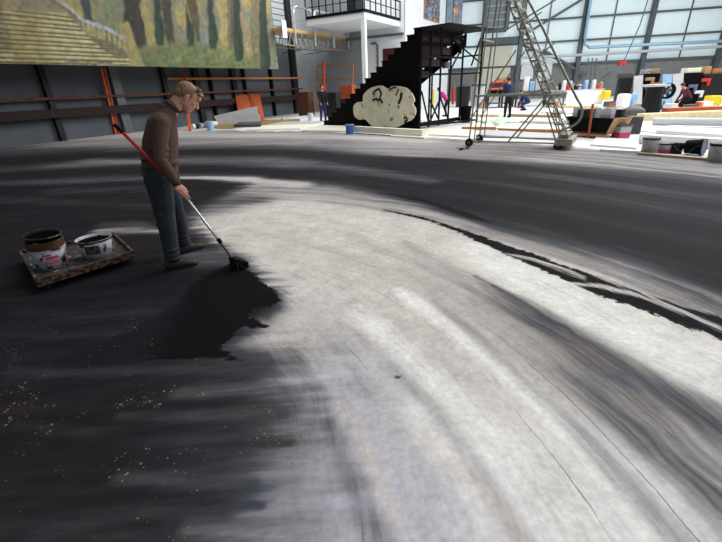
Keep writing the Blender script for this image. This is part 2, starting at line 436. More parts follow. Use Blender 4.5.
    s1 = mixf(linf, noise(fc, 1.0, 8, .6), noise(fl, 1.0, 8, .62))
    fc2 = comb(mt('MULTIPLY', ang, 9), mt('MULTIPLY', radw, 26.0)); fl2 = comb(mt('MULTIPLY', px, 3.5), mt('MULTIPLY', py, 34.0))
    s2 = mixf(linf, noise(fc2, 1.0, 6, .65), noise(fl2, 1.0, 6, .65))
    blot = noise(geo, 3.0, 8, .65); fine = noise(geo, 26.0, 6, .7)
    # streaky coverage: strongest where the coat is thin
    thin = mt('ADD', mt('MULTIPLY', mt('MULTIPLY', D_, mt('SUBTRACT', 1.0, D_)), mixf(linf, 2.3, 1.6)), .12)
    pert = mt('ADD', mt('MULTIPLY', mt('SUBTRACT', s1, .5), 1.05), mt('ADD', mt('MULTIPLY', mt('SUBTRACT', s2, .5), .55), mt('MULTIPLY', mt('SUBTRACT', blot, .5), .35)))
    t = mt('ADD', D_, mt('MULTIPLY', pert, thin), clamp=True)
    tone_n = A('tone').outputs['Color']
    gl = mt('ADD', 1.0, mt('ADD', mt('MULTIPLY', mt('SUBTRACT', blot, .5), .75), mt('ADD', mt('MULTIPLY', mt('SUBTRACT', fine, .5), .75), mt('ADD', mt('ADD', mt('MULTIPLY', mt('SUBTRACT', noise(geo, 9, 5, .7), .5), .55), mt('MULTIPLY', mt('SUBTRACT', s1, .5), .25)), mt('MULTIPLY', mt('SUBTRACT', s2, .5), .4)))))
    vm = N.new('ShaderNodeVectorMath'); vm.operation = 'SCALE'; L.new(tone_n, vm.inputs[0]); L.new(gl, vm.inputs['Scale'])
    light = vm.outputs[0]
    # a dim warm / cool drift in the worn coat
    worn = mixc(smooth(blot, .35, .65), s2l((84,78,79))+(1,), s2l((78,81,90))+(1,))
    darkc = mixc(smooth(noise(geo, .5, 2), .4, .6), s2l((28,29,35))+(1,), s2l((33,30,31))+(1,))
    half = mixc(smooth(t, .06, .66), light, worn)
    col = mixc(smooth(t, .52, 1.0), half, darkc)
    # thin joints that follow the sweep
    wob2 = mt('ADD', rad, mt('MULTIPLY', mt('SUBTRACT', noise(geo, 2.0, 6, .6), .5), .06))
    md = mt('ABSOLUTE', mt('SUBTRACT', mt('FRACT', mt('MULTIPLY', wob2, 3.1)), .5))
    line = mt('MULTIPLY', smooth(md, .012, .003), smooth(noise(comb(mt('MULTIPLY', ang, 3.0), mt('FLOOR', mt('MULTIPLY', wob2, 3.1))), 1.0, 2), .50, .57))
    line = mt('MULTIPLY', mt('MULTIPLY', line, smooth(rad, 3.2, 3.5)), mt('MULTIPLY', smooth(rad, 6.3, 5.8), .75))
    col = mixc(line, col, s2l((70,62,58))+(1,))
    # dried spatter near the front left
    vo = N.new('ShaderNodeTexVoronoi'); vo.inputs['Scale'].default_value = 42; L.new(geo, vo.inputs['Vector'])
    dots = mt('MULTIPLY', smooth(mt('ADD', vo.outputs['Distance'], mt('MULTIPLY', mt('SUBTRACT', noise(geo,3,4,.7), .5), 2.2)), .10, -.06), A('spk').outputs['Fac'])
    sc3 = N.new('ShaderNodeSeparateColor'); L.new(vo.outputs['Color'], sc3.inputs[0])
    col = mixc(mt('MULTIPLY', dots, .5), col, mixc(smooth(sc3.outputs[0], .55, .6), s2l((92,70,52))+(1,), s2l((150,154,170))+(1,)))
    # wet black
    we = mt('ADD', A('wet').outputs['Fac'], mt('ADD', mt('MULTIPLY', mt('SUBTRACT', mixf(linf, s2, noise(fl2,.5,6,.7)), .5), .16), mt('MULTIPLY', mt('SUBTRACT', noise(geo, 12, 6, .7), .5), .17)))
    wet = mt('MULTIPLY', smooth(we, -.012, .016), smooth(mt('ADD', A('wetfade').outputs['Fac'], mt('MULTIPLY', mt('SUBTRACT', s2, .5), .9)), .15, .75))
    dg = mt('ADD', A('drag').outputs['Fac'], mt('MULTIPLY', mt('SUBTRACT', s2, .5), .22))
    drag = mt('MULTIPLY', smooth(dg, -.02, .03), .8)
    wet = mt('MULTIPLY', wet, mt('SUBTRACT', 1.0, drag))
    col = mixc(wet, col, s2l((16,17,19))+(1,))
    L.new(col, b.inputs['Base Color'])
    b.inputs['Specular IOR Level'].default_value = .05
    L.new(mt('ADD', mt('MULTIPLY', t, -.04), .80), b.inputs['Roughness'])
    bp = N.new('ShaderNodeBump'); bp.inputs['Strength'].default_value = .25; bp.inputs['Distance'].default_value = .006
    L.new(mt('ADD', fine, s2), bp.inputs['Height']); L.new(bp.outputs[0], b.inputs['Normal'])
    o = bpy.data.objects.new('floor', me); C.objects.link(o); me.materials.append(m); o['kind'] = 'structure'
make_floor()

g = G(398,377); MB().prism([g+Vector((a,b,.002)) for a,b in ((-.02,-.006),(-.004,-.012),(.012,-.008),(.022,.008),(.004,.004),(-.012,.012))],(0,0,.004)).build('paint_flake','slab grey',label='small grey flake lying alone on the pale cloth in the foreground',cat='flake')
# ------------------------------------------------------------------ walls
a0 = G(0,148); a1 = G(215,122.8)
LW = Plane(a0, a1)                       # left wall
d1 = LW.d
uE = LW.sz(300,100)[0]                   # where it ends
WH = 13.0
mb = MB(); u0 = -14; 
mb.prism([LW.P(u0,0), LW.P(uE,0), LW.P(uE,WH), LW.P(u0,WH)], -LW.n*.25)
wl = mb.build('wall_left', 'wall grey', kind='structure')
mb = MB()
for k in range(24):
    z = 4.6+k*.35
    mb.prism([LW.P(LW.sz(240,60)[0],z,.0), LW.P(uE,z,.0), LW.P(uE,z+.30,.0), LW.P(LW.sz(240,60)[0],z+.30,.0)], LW.n*.04)
mb.build('siding', 'siding', wl)
# columns (steel posts standing at the wall)
for k, (x, y, w, mname) in enumerate([(62,140,.22,'dark steel'),(127,132,.42,'grey steel'),(172,126,.2,'dark steel'),(203,124,.34,'dark steel'),(216,122,.12,'black tube'),(238,118,.34,'dark steel'),(248,117,.12,'dark steel'),(274,116,.12,'black tube'),(296,112,.5,'dark steel')]):
    u = LW.sz(x, y)[0]
    MB().box(LW.P(u, 5.0, .12), (w, .24, 10.0), LW.rot()).build('wall_post', mname, wl)
# rails
def rail(x0, x1, ya, z, h, dep, mname, nm, off=.30):
    ua = LW.sz(x0, ya)[0] if x0 > -100 else u0; ub = LW.sz(x1, ya)[0]
    return MB().beam(LW.P(ua,z,off), LW.P(ub,z,off), dep, h).build(nm, mname, wl)
rail(-999, 300, 95, 1.70, .10, .08, 'rusty rail', 'rail')
rail(165, 300, 85, 2.42, .11, .08, 'pine', 'rail')
rail(-999, 300, 105, 1.12, .34, .30, 'rusty trough', 'cable_trough')

# bay at the back of the left wall, office building, right-hand back wall
E1 = LW.P(uE,0)
d2 = Vector((d1.y,-d1.x,0))
bz = 5.3
dd = ray(364.5,18.5); CB = EYE + dd*((bz-CH)/dd.z)          # balcony corner above its post
p0 = Vector((CB.x,CB.y,bz)); OC = Plane(p0, p0+d1).hit(400,24); OC.z = 0
p1 = Vector((OC.x,OC.y,bz)); OC = OC + d2*.25                # nearest corner of the office block
FW = Plane(OC, OC-d2)                     # office front, running left
# bay wall from E1 to office front line
Lr = (OC-E1).dot(d1)+.05
bayB = Plane(E1+d1*Lr, E1+d1*Lr+d2)
uo = (OC-bayB.A).dot(bayB.d)
MB().prism([bayB.A, bayB.A+bayB.d*uo, bayB.A+bayB.d*uo+Vector((0,0,WH)), bayB.A+Vector((0,0,WH))], -bayB.n*.25).build('wall_bay', 'bay grey', kind='structure')
MB().prism([E1, E1+d1*Lr, E1+d1*Lr+Vector((0,0,WH)), E1+Vector((0,0,WH))], -LW.n*.25).build('wall_return', 'bay grey', kind='structure')
ow = empty('office_block', OC, 'white two-storey office block behind the black stairs, pictures in its upper windows', 'building')
OWID = abs((OC - E1).dot(d2)); 
lf = FW.sz(366, 60)[0]                    # left end of the front
oL = OC + FW.d*lf; OD = 16
RS = Plane(OC, OC+d1)                     # office side, receding right
uR = 10.0
mb = MB(); mb.prism([oL, OC, OC+d1*uR, oL+d1*uR], (0,0,WH)); mb.build('walls', 'office white', ow)
# upper windows with pictures on the receding side
def rect_on(pl, x0, x1, y0, y1, off, th, name, m, parent):
    uA, zA = pl.sz(x0, y0); uB, zB = pl.sz(x1, (y0+y1)/2); zl = pl.sz(x0, y1)[1]
    o_ = MB().prism([pl.P(uA,zl,off), pl.P(uB,zl,off), pl.P(uB,zA,off), pl.P(uA,zA,off)], pl.n*th).build(name, m, parent); return o_, (uA,uB,zl,zA)
def picture_mat(name, cols, scale):
    m = bpy.data.materials.new(name); m.use_nodes = True; N = m.node_tree.nodes; L = m.node_tree.links; b = N['Principled BSDF']; b.inputs['Roughness'].default_value = .4
    tc = N.new('ShaderNodeTexCoord'); mp = N.new('ShaderNodeMapping'); mp.inputs['Scale'].default_value = (1,1,.55); L.new(tc.outputs['Object'], mp.inputs[0])
    no = N.new('ShaderNodeTexNoise'); no.inputs['Scale'].default_value = scale; no.inputs['Detail'].default_value = 3; L.new(mp.outputs[0], no.inputs['Vector'])
    rp = N.new('ShaderNodeValToRGB'); rp.color_ramp.interpolation = 'CONSTANT'; el = rp.color_ramp.elements
    for k, c in enumerate(cols):
        p = .30+.42*k/len(cols)
        e = el[0] if k == 0 else (el[1] if k == 1 else el.new(p)); e.position = 0 if k == 0 else p; e.color = s2l(c)+(1,)
    L.new(no.outputs['Fac'], rp.inputs[0]); L.new(rp.outputs[0], b.inputs['Base Color']); MATS[name] = m
picture_mat('picture brown', [(30,32,44),(60,50,60),(150,170,200),(92,66,60),(170,120,60),(40,34,40)], 2.2)
picture_mat('picture blue', [(28,40,90),(110,180,210),(60,120,200),(170,60,50),(220,190,70),(200,230,235)], 2.6)
for (x0,x1,m_) in ((424,439,'picture brown'),(446,452,'glass dark'),(453,465,'picture blue')):
    uA, _ = RS.sz(x0, 10); uB, _ = RS.sz(x1, 10); zl = RS.sz((x0+x1)/2, 20 if m_ == 'picture brown' else 25)[1]
    w = MB().prism([RS.P(uA-.08,zl-.08,.0), RS.P(uB+.08,zl-.08,.0), RS.P(uB+.08,zl+3.4,.0), RS.P(uA-.08,zl+3.4,.0)], RS.n*.05).build('window', 'mid steel' if m_ != 'picture brown' else 'pine', ow)
    MB().prism([RS.P(uA,zl,.05), RS.P(uB,zl,.05), RS.P(uB,zl+3.3,.05), RS.P(uA,zl+3.3,.05)], RS.n*.02).build('window_picture', m_, w)
# lower front: maroon shutter, conduit, cable tray
rect_on(FW, 383, 400, 49, 69, .0, .06, 'shutter', 'maroon', ow)
uA, zA = FW.sz(345,40); uB, zB = FW.sz(404,38)
MB().beam(FW.P(uA,zA,.12), FW.P(uB,zA,.12), .16, .14).build('cable_tray', 'grey steel', ow)
uA, zA = FW.sz(378,43); _, zb = FW.sz(378,92)
MB().path([FW.P(uA+.5,zA,.1), FW.P(uA+.15,zA,.1), FW.P(uA,zA-.15,.1), FW.P(uA,zb,.1)], .07).build('drain_pipe', 'grey steel', ow)
# balcony
bal = empty('balcony', Vector((CB.x,CB.y,0)), 'white-edged steel balcony with black railings, carried by one white post', 'balcony')
lw = 4.2
mb = MB(); mb.prism([p0, p1, p1-d2*lw, p0-d2*lw], (0,0,.34)); mb.build('deck_slab', 'office white', bal)
zr = bz+.34
mb = MB(); edge = [(p0,p1),(p0-d2*lw,p0)]
for a, b in edge: mb.beam(a+Vector((0,0,.42)), b+Vector((0,0,.42)), .1, .16)
mb.build('kick_plate', 'black tube', bal)
def railing(a, b, n, nm):
    o_ = MB().beam(a+Vector((0,0,1.45)), b+Vector((0,0,1.45)), .07, .07).build(nm, 'black tube', bal)
    MB().beam(a+Vector((0,0,.95)), b+Vector((0,0,.95)), .04, .04).build('mid_rail', 'black tube', o_)
    for k in range(n+1):
        p = a.lerp(b, k/n); MB().beam(p+Vector((0,0,.34)), p+Vector((0,0,1.45)), .07).build('post', 'black tube', o_)
railing(p0+d1*.03, p1, 7, 'railing'); railing(p0-d2*lw, p0-d2*.1, 8, 'railing')
pc = p0 - d2*.15 + d1*.15
MB().box((pc.x,pc.y,bz/2), (.26,.26,bz), LW.rot()).build('support_post', 'office white', bal)
# dark goods on the balcony
bx = p0 - d2*1.9 + d1*2.2
MB().box((bx.x,bx.y,zr+.95),(.9,.6,1.85),LW.rot()).build('storage_cabinet','dark steel',label='dark cabinet standing on the balcony behind its railings',cat='cabinet',bevel=.02)

# back wall on the right
b0 = G(490,100); b1 = G(722,92.6)
BW = Plane(b0, b1)
uL = BW.sz(440,60)[0]; uRr = BW.sz(800,60)[0]+4
zc = BW.sz(600,61)[1]; HB = 24
zcl = BW.sz(530,64)[1]
wb = MB().prism([BW.P(uL,0), BW.P(uRr,0), BW.P(uRr,zc), BW.P(uL,zc)], -BW.n*.4).build('wall_back', 'block wall', kind='structure')
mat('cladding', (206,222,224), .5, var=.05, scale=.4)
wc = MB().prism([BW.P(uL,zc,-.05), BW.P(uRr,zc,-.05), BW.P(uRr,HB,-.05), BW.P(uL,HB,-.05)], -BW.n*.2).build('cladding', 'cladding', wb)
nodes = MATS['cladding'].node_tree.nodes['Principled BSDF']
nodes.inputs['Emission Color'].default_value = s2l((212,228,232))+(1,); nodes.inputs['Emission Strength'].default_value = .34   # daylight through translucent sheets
for x in (518,577,641,714): 
    u = BW.sz(x, 62)[0]; MB().beam(BW.P(u,0,.3), BW.P(u,HB,.3), .34, .34).build('column', 'mid steel', wb)
for x in (546,609,682): 
    u = BW.sz(x, 45)[0]; MB().beam(BW.P(u,zc,.05), BW.P(u,HB,.05), .08).build('mullion', 'grey steel', wb)
for x, y in ((553,19.5),(553,42),(553,64.5)):
    z = BW.sz(x,y)[1]; MB().beam(BW.P(uL,z,.1), BW.P(uRr,z,.1), .1, .16).build('girt', 'grey steel', wb)
zz = BW.sz(553,-6)[1]; MB().beam(BW.P(uL,zz,.1), BW.P(uRr,zz,.1), .1, .16).build('girt', 'grey steel', wb)
for (a, b) in (((586,-3),(529,32)),((586,75),(543,50)),((522,45),(560,60))):
    MB().beam(BW.hit(a[0],a[1],.35), BW.hit(b[0],b[1],.35), .2).build('brace', 'mid steel', wb)
# pale pipes
pp = [BW.hit(592,-8,.7), BW.hit(585,38,.7), BW.hit(585.5,45,.7), BW.hit(589,47.5,.7), BW.hit(640,45,.7), BW.hit(760,39.5,.7)]
MB().path(pp, .13).build('heating_pipe', 'pale pipe', label='pale blue heating pipe bent along the cladding of the back wall', cat='pipe')
MB().path([BW.hit(520,58,.6), BW.hit(600,54,.6), BW.hit(760,44,.6)], .12).build('heating_pipe', 'grey roll', label='thin grey pipe below the pale blue one along the back wall', cat='pipe')
# roller door and louvre
ua, za = BW.sz(479,44); ub, _ = BW.sz(513,44)
dr = MB().prism([BW.P(ua,0,.05), BW.P(ub,0,.05), BW.P(ub,za,.05), BW.P(ua,za,.05)], BW.n*.1).build('door_1', 'beige door', kind='structure')
MB().beam(BW.P(ua,za+.15,.2), BW.P(ub+.8,za+.15,.2), .3, .5).build('door_head', 'mid steel', dr)
ua, zb_ = BW.sz(483,32); ub, _ = BW.sz(506,31); zt = BW.sz(495,-20)[1]
lv = MB().prism([BW.P(ua,zb_,.1), BW.P(ub,zb_,.1), BW.P(ub,zt,.1), BW.P(ua,zt,.1)], BW.n*.1).build('window_1', 'slat grey', kind='structure')
mb = MB()
for (q0,q1) in (((ua,zb_),(ub,zb_)),((ub,zb_),(ub,zt)),((ua,zb_),(ua,zt))): mb.beam(BW.P(q0[0],q0[1],.25), BW.P(q1[0],q1[1],.25), .3)
mb.build('window_frame', 'mid steel', lv)
mb = MB(); k = zb_+.3
while k < zt: mb.beam(BW.P(ua,k,.22), BW.P(ub,k,.22), .1, .1); k += .55
mb.build('louvre_blades', 'siding', lv)
# small white notices on the block wall
for x, lab in ((527,'white electrical box on the block wall, nearer the beige door'),(545,'white electrical box on the block wall, left of the paint table')):
    p = BW.hit(x, 71.5, .1); MB().box(p, (1.1,.2,1.3), BW.rot()).build('electrical_box', 'plastic clean', label=lab, cat='box')

# ------------------------------------------------------------------ painted backdrop
BP = Plane(LW.A+LW.n*2.2, LW.A+LW.n*2.2+LW.d)
sL = BP.sz(-110,60)[0]; sR = BP.sz(278,70)[0]; zB = BP.sz(140,66.6)[1]; zT = zB+6.2
def make_backdrop():
    ns, nz = 520, 150
    S, Z = np.meshgrid(np.linspace(sL,sR,ns), np.linspace(zB,zT,nz)); s_ = S.ravel(); z_ = Z.ravel()
    col = np.ones((s_.size,3))*np.array(s2l((122,118,92)))
    def put(c, m, op=1.0):
        nonlocal col; k = np.clip(m*op,0,1)[:,None]; col = col*(1-k)+np.array(s2l(c))*k
    def pl(pts, soft=.12): return sstep(-soft, soft, poly_sd(s_, z_, [BP.sz(x,y) for x,y in pts]) + (fbm(s_*3,z_*2,5)-.5)*.25)
    n1 = fbm(s_*1.2, z_*.6, 1); n2 = fbm(s_*4, z_*1.2, 2)
    put((148,132,80), sstep(.45,.62,n1), .7); put((96,100,92), sstep(.55,.40,n1), .5); put((104,108,84), sstep(.5,.7,n2), .5); put((150,104,60), sstep(.6,.75,fbm(s_*2,z_*2,9)), .4)
    # alley of pillars
    for pts, c, op in [
        ([(66,-90),(78,-90),(94,24),(84,20)], (56,62,66), .9), ([(92,-90),(102,-90),(122,38),(106,27)], (104,112,84), .8),
        ([(118,-90),(128,-90),(146,44),(136,50)], (52,48,46), .95),
        ([(148,-90),(160,-90),(176,44),(168,44)], (58,52,46), .95), ([(150,-90),(154,-90),(166,45),(158,45)], (84,96,70), .7),
        ([(180,-20),(188,-90),(202,40),(198,42)], (64,58,46), .8), ([(200,30),(214,30),(216,48),(202,46)], (104,116,122), .6),
        ([(222,-90),(232,-90),(240,55),(228,50)], (92,82,62), .8), ([(246,-90),(258,-90),(262,66),(252,66)], (96,90,66), .7),
        ([(204,-90),(210,-90),(214,10),(208,14)], (60,64,60), .7), ([(226,-90),(231,-90),(236,40),(231,46)], (66,68,62), .8), ([(268,-90),(282,-90),(282,90),(270,90)], (112,124,108), .7)]:
        put(c, pl(pts, .07), min(1, op+.1))
    # lawn and slanting light
    put((90,100,66), pl([(138,52),(160,44),(200,42),(240,54),(262,64),(262,90),(138,90)], .3), .95)
    for a in range(5): put((120,130,84), pl([(170+a*22,62),(190+a*22,48),(194+a*22,49),(178+a*22,62)], .1), .55)
    put((74,84,54), sstep(.55,.7,fbm(s_*5,z_*5,12))*pl([(138,52),(160,44),(240,54),(278,64),(278,90),(138,90)], .3), .5)
    # cypresses
    for x, t_, bt, w in ((129,-60,51,5),(160,-40,45,4.5),(192,4,46,4),(214,-6,49,4.5),(239,-40,61,5),(265,-60,72,5)):
        cxs = x
        put((30,46,38), pl([(cxs-6-w*.2,t_),(cxs-4,t_),(cxs+w,bt-10),(cxs+w*.6,bt),(cxs-w*.6,bt),(cxs-w,bt-8)], .1), .96)
        put((50,70,56), pl([(cxs-w*.9,bt-22),(cxs-w*.2,bt-22),(cxs,bt-2),(cxs-w*.8,bt-4)], .1)*sstep(.45,.6,n2), .7)
    # grand staircase
    stp = pl([(-200,10),(-60,9),(0,10),(66,13),(142,66),(142,80),(-200,80)], .06)
    zr0 = BP.sz(30,64)[1]; zr1 = BP.sz(30,14)[1]; per = (zr1-zr0)/11
    ph = ((z_-zr0)/per) % 1.0
    put((140,128,84), stp, 1)
    put((52,54,46), stp*sstep(.42,.30,ph)*sstep(.0,.08,ph), .85)
    put((184,178,146), stp*sstep(.55,.7,ph)*sstep(.4,.7,n1+ .1), .7)
    put((146,146,116), pl([(-200,62),(142,65),(146,80),(-200,80)], .04), .8); put((70,68,56), pl([(-200,59.5),(138,62),(140,63.4),(-200,61.4)], .03), .7)
    put((112,108,86), pl([(-200,-90),(40,-90),(62,12),(0,9),(-200,8)], .2), .75)
    # balustrade
    put((92,92,72), pl([(50,-4),(70,8),(84,20),(108,28),(128,40),(136,58),(118,60),(96,42),(66,14),(44,0)], .08), .9)
    for k in range(15):
        x = 56+k*5.2; y = np.interp(x,[50,70,84,108,128],[-3,9,21,29,41])
        put((150,142,104), pl([(x,y),(x+1.8,y),(x+3,y+11),(x+1.2,y+11)], .04), .8)
    put((150,154,160), pl([(46,-6),(57,-1),(70,7.5),(83,18.5),(100,23.5),(112,28.5),(126,39.5),(125,42),(110,31.5),(99,26.5),(82,21.5),(69,10),(56,1.5)], .03), .95)
    put((142,132,86), pl([(120,26),(128,22),(134,40),(145,66),(132,66),(124,46)], .06), .85)
    # figure at the left edge
    put((70,66,52), pl([(-12,0),(0,4),(6,28),(8,46),(-4,60),(-20,60)], .1), .6)
    f_ = .72+.95*fbm(s_*7,z_*7,30)[:,None]; col = np.clip(col*f_,0,1)
    A_ = np.array(BP.A); dv = np.array(BP.d); nv = np.array(BP.n)
    sag = (np.sin(s_*1.3)*.03 + np.sin(s_*.5+1)*.05)[:,None]
    front = A_ + dv*s_[:,None] + nv*(.0+sag) + np.array([0,0,1])*z_[:,None]
    i = np.arange(nz-1)[:,None]*ns+np.arange(ns-1)[None,:]; f = np.stack([i,i+1,i+ns+1,i+ns],-1).reshape(-1,4)
    me = bpy.data.meshes.new('painted_backdrop'); me.from_pydata(front.tolist(), [], f.tolist())
    a = me.attributes.new('paint','FLOAT_COLOR','POINT'); a.data.foreach_set('color', np.concatenate([col,np.ones((s_.size,1))],1).astype(np.float32).ravel())
    m = bpy.data.materials.new('painted cloth'); m.use_nodes = True; N = m.node_tree.nodes; at_ = N.new('ShaderNodeAttribute'); at_.attribute_name = 'paint'
    m.node_tree.links.new(at_.outputs['Color'], N['Principled BSDF'].inputs['Base Color']); N['Principled BSDF'].inputs['Roughness'].default_value = .85
    MATS['painted cloth'] = m
    root = empty('painted_backdrop', BP.P((sL+sR)/2, zB), 'huge hanging cloth painted with a stone staircase and a row of cypresses', 'backdrop')
    o = link('cloth', me, 'painted cloth', root, smooth=True)
    sm = o.modifiers.new('thick','SOLIDIFY'); sm.thickness = .02
    MB().tube(BP.P(sL,zT,0), BP.P(sR,zT,0), .05).build('batten', 'dark steel', root)
make_backdrop()

# ------------------------------------------------------------------ raised work platform by the left wall
TP = Plane(LW.A+LW.n*3.0, LW.A+LW.n*3.0+LW.d)
pf = empty('work_platform', TP.hit(310,45), 'long lattice-truss work platform with plank deck and silver hoop guard rails', 'platform')
uA, zA_ = TP.sz(281,28); uB, zB_ = TP.sz(347,40)
zd = TP.sz(320,35.5)[1]; zb2 = zd-.75; wd = 1.3
MB().prism([TP.P(uA,zd,0), TP.P(uB,zd,0), TP.P(uB,zd+.16,0), TP.P(uA,zd+.16,0)], -TP.n*wd).build('plank_deck', 'plank wood', pf)
mb = MB()
for o_ in (0,-wd):
    mb.tube(TP.P(uA,zd-.05,o_), TP.P(uB,zd-.05,o_), .04, n=6); mb.tube(TP.P(uA,zb2,o_), TP.P(uB,zb2,o_), .04, n=6)
    n = 26
    for k in range(n):
        ua_, ub_ = uA+(uB-uA)*k/n, uA+(uB-uA)*(k+1)/n
        za2, zb3 = (zd-.05, zb2) if k % 2 else (zb2, zd-.05)
        mb.tube(TP.P(ua_,za2,o_), TP.P(ub_,zb3,o_), .025, n=6)
mb.build('truss', 'dull alloy', pf)
def hoop(x0, x1, yt, yb):
    ua_ = TP.sz(x0, yt+10)[0]; ub_ = TP.sz(x1, yt+10)[0]; zt_ = TP.sz((x0+x1)/2, yt)[1]; r_ = .35
    z0 = zb2+.1
    pts = [TP.P(ua_,z0,.06), TP.P(ua_,zt_-r_,.06), TP.P(ua_+.1,zt_-.1,.06), TP.P(ua_+r_,zt_,.06), TP.P(ub_-r_,zt_,.06), TP.P(ub_-.1,zt_-.1,.06), TP.P(ub_,zt_-r_,.06), TP.P(ub_,z0,.06)]
    h = MB().path(pts, .07).build('guard_rail', 'aluminium', pf)
    MB().tube(TP.P(ua_,(zt_+zd)/2,.06), TP.P(ub_,(zt_+zd)/2,.06), .04).build('mid_rail', 'aluminium', h)
hoop(293,312.5,8.5,40); hoop(313.5,331.5,12.5,43); hoop(332.5,347,17,46)
p = TP.P(TP.sz(283,30)[0], zd+.05, .1); MB().box(p, (.4,.06,.9), TP.rot()).build('cloth_strip', 'white sheet', label='white rag hung over the plank edge of the work platform', cat='rag')
# hangers to the wall
for q in (.15,.5,.85):
    u = uA+(uB-uA)*q; MB().beam(TP.P(u,zb2,-wd), TP.P(u-.2,zb2-.1,-2.95), .04).build('wall_bracket', 'dark steel', pf)

# dark steelwork in the bay
for k, (x, yb_, yt, w, m_) in enumerate([(303,112,-10,.35,'dark steel'),(308,111,-10,.2,'black tube'),(336,108,-20,.3,'mid steel')]):
    g = G(x, yb_); top = 9
    MB().beam(g, g+Vector((0,0,top)), w).build('steel_column', m_, label=['broad dark steel column just past the end of the left wall','slim black pipe column right beside the broad dark column','grey steel column in the bay behind the orange timber frame'][k], cat='column')
g = G(306.5,110.5); MB().beam(g+Vector((0,0,3.0)), g+Vector((0,0,5.8)), .45).build('wall_duct','siding',label='short pale duct hung between the dark columns below the platform',cat='duct')
# orange frames
def fr(name, pts, w, m_, label, cat, th=None):
    mb = MB()
    for a, b in pts: mb.beam(a, b, w)
    return mb.build(name, m_, label=label, cat=cat)
Fp = Plane(G(318,112), G(318,112)+d2)
def fp(x,y): return Fp.hit(x,y)
fr('timber_screen', [(fp(318,112),fp(317,66)),(fp(317,66),fp(353,64)),(fp(353,64),fp(352,95)),(fp(317,80),fp(353,79)),(fp(338,95),fp(352,94))], .09, 'pine', 'tall orange-brown timber frame standing in the bay behind the stairs', 'frame')
Fq = Plane(G(325,113), G(325,113)+d2)
MB().beam(Fq.hit(325,112), Fq.hit(323,62), .14).build('orange_post','orange steel',label='bright orange upright post behind the dark-clothed person in the bay',cat='post')
# orange ladder by the heavy column, orange pole behind the painter
p_a = G(116,134.5); p_b = LW.hit(101,68,.35)
ld = empty('orange_ladder', p_a, 'narrow orange ladder leaning on the left wall beside the broad grey column', 'ladder')
for o_ in (0,.16): MB().beam(p_a+d1*o_, p_b+d1*o_, .05 if o_ else .09).build('rail','orange steel',ld)
for k in range(5):
    q = p_a.lerp(p_b,(k+.7)/5.5); MB().beam(q, q+d1*.16, .03).build('rung','orange steel',ld)
p_a = G(190,131); p_b = LW.hit(184,72,.25)
MB().beam(p_a, p_b, .12).build('orange_pole','orange steel',label='orange pole leaning on the left wall behind the painter\'s face',cat='pole')

# ------------------------------------------------------------------ clutter at the foot of the left wall
def lean_board(name, pts, pl, th, m_, label, cat, off=0, group=None):
    return MB().prism([pl.hit(x,y,off) for x,y in pts], pl.n*th).build(name, m_, label=label, cat=cat, group=group)
def lean_quad(name, base, top, th, m_, label, cat):
    """board leaning back: base points on the ground, top points on the wall plane"""
    pts = [G(*base[0]), G(*base[1]), LW.hit(*top[1],.15), LW.hit(*top[0],.15)]
    n = (pts[1]-pts[0]).cross(pts[2]-pts[0]).normalized()
    if n.dot(EYE-pts[0]) < 0: n = -n
    return MB().prism(pts, n*th).build(name, m_, label=label, cat=cat)
lean_quad('hardboard_panel', ((240,122.5),(254,121.5)), ((235,95),(248,94.5)), .03, 'hardboard', 'orange-brown hardboard panel leaning on the wall, left of two', 'panel')
lean_quad('hardboard_panel', ((254,121.5),(265,121)), ((249,94.5),(259.5,94)), .03, 'hardboard', 'orange-brown hardboard panel leaning on the wall, right of two', 'panel')
WP = Plane(G(219,125.5), G(261,123))
MB().prism([WP.hit(219,125), WP.hit(261,122), WP.hit(260,114), WP.hit(214,116.5)], WP.n*.05).build('white_board','white board',label='white board standing on edge, front one of a pair',cat='board')
MB().prism([WP.hit(218,121,-.1), WP.hit(259,119,-.1), WP.hit(257,106,-.1), WP.hit(214,116,-.1)], WP.n*.05).build('white_board','white board',label='tapering white board standing behind a lower one under the orange panels',cat='board')
def flat(name, pts, h, m_, label, cat, z=0, group=None, kind=None):
    return MB().prism([G(x,y)+Vector((0,0,z)) for x,y in pts], (0,0,h)).build(name, m_, label=label, cat=cat, group=group, kind=kind)
flat('ochre_tarpaulin', [(200,128),(215,123),(255,120.5),(300,119),(300,122),(262,125.5),(232,129)], .02, 'tarp ochre', 'ochre tarpaulin spread along the left wall under the boards', 'tarpaulin')
flat('grey_slab', [(234,127.6),(240,124.6),(262,124),(261,126.8)], .12, 'slab grey', 'dark grey flat slab lying in front of the white boards', 'slab', z=.02)
MB().beam(G(282,120)+Vector((0,0,.06)), G(314,116.5)+Vector((0,0,.06)), .12,.1).build('white_batten','white board',label='long white batten lying on the floor left of the black stairs',cat='batten')
def tin(name, x, y, r, h, m_, label, cat, group=None, lid=None, n=16, z=0):
    g = G(x,y)+Vector((0,0,z))
    root = MB().lathe([(0,0),(r*.92,0),(r,h),(r*.94,h),(r*.9,h*.9),(0,h*.88)], g, n).build(name, m_, smooth=False, label=label, cat=cat, group=group)
    MB().lathe([(r*1.0,h*.93),(r*1.07,h*.94),(r*1.07,h*1.0),(r*.96,h*1.0)], g, n).build('rim', lid or m_, root)
    return root
tin('blue_tin', 211, 130.3, .17, .42, 'light blue', 'pale blue paint tin on the floor beside striped rolls', 'tin', lid='plastic clean')
tin('white_tin', 311, 120.5, .16, .40, 'plastic clean', 'white tin on the floor near the foot of the black stairs', 'tin')
tin('blue_tin', 350, 134.0, .16, .36, 'blue', 'small blue and white tin in front of the black stairs', 'tin', lid='plastic clean')
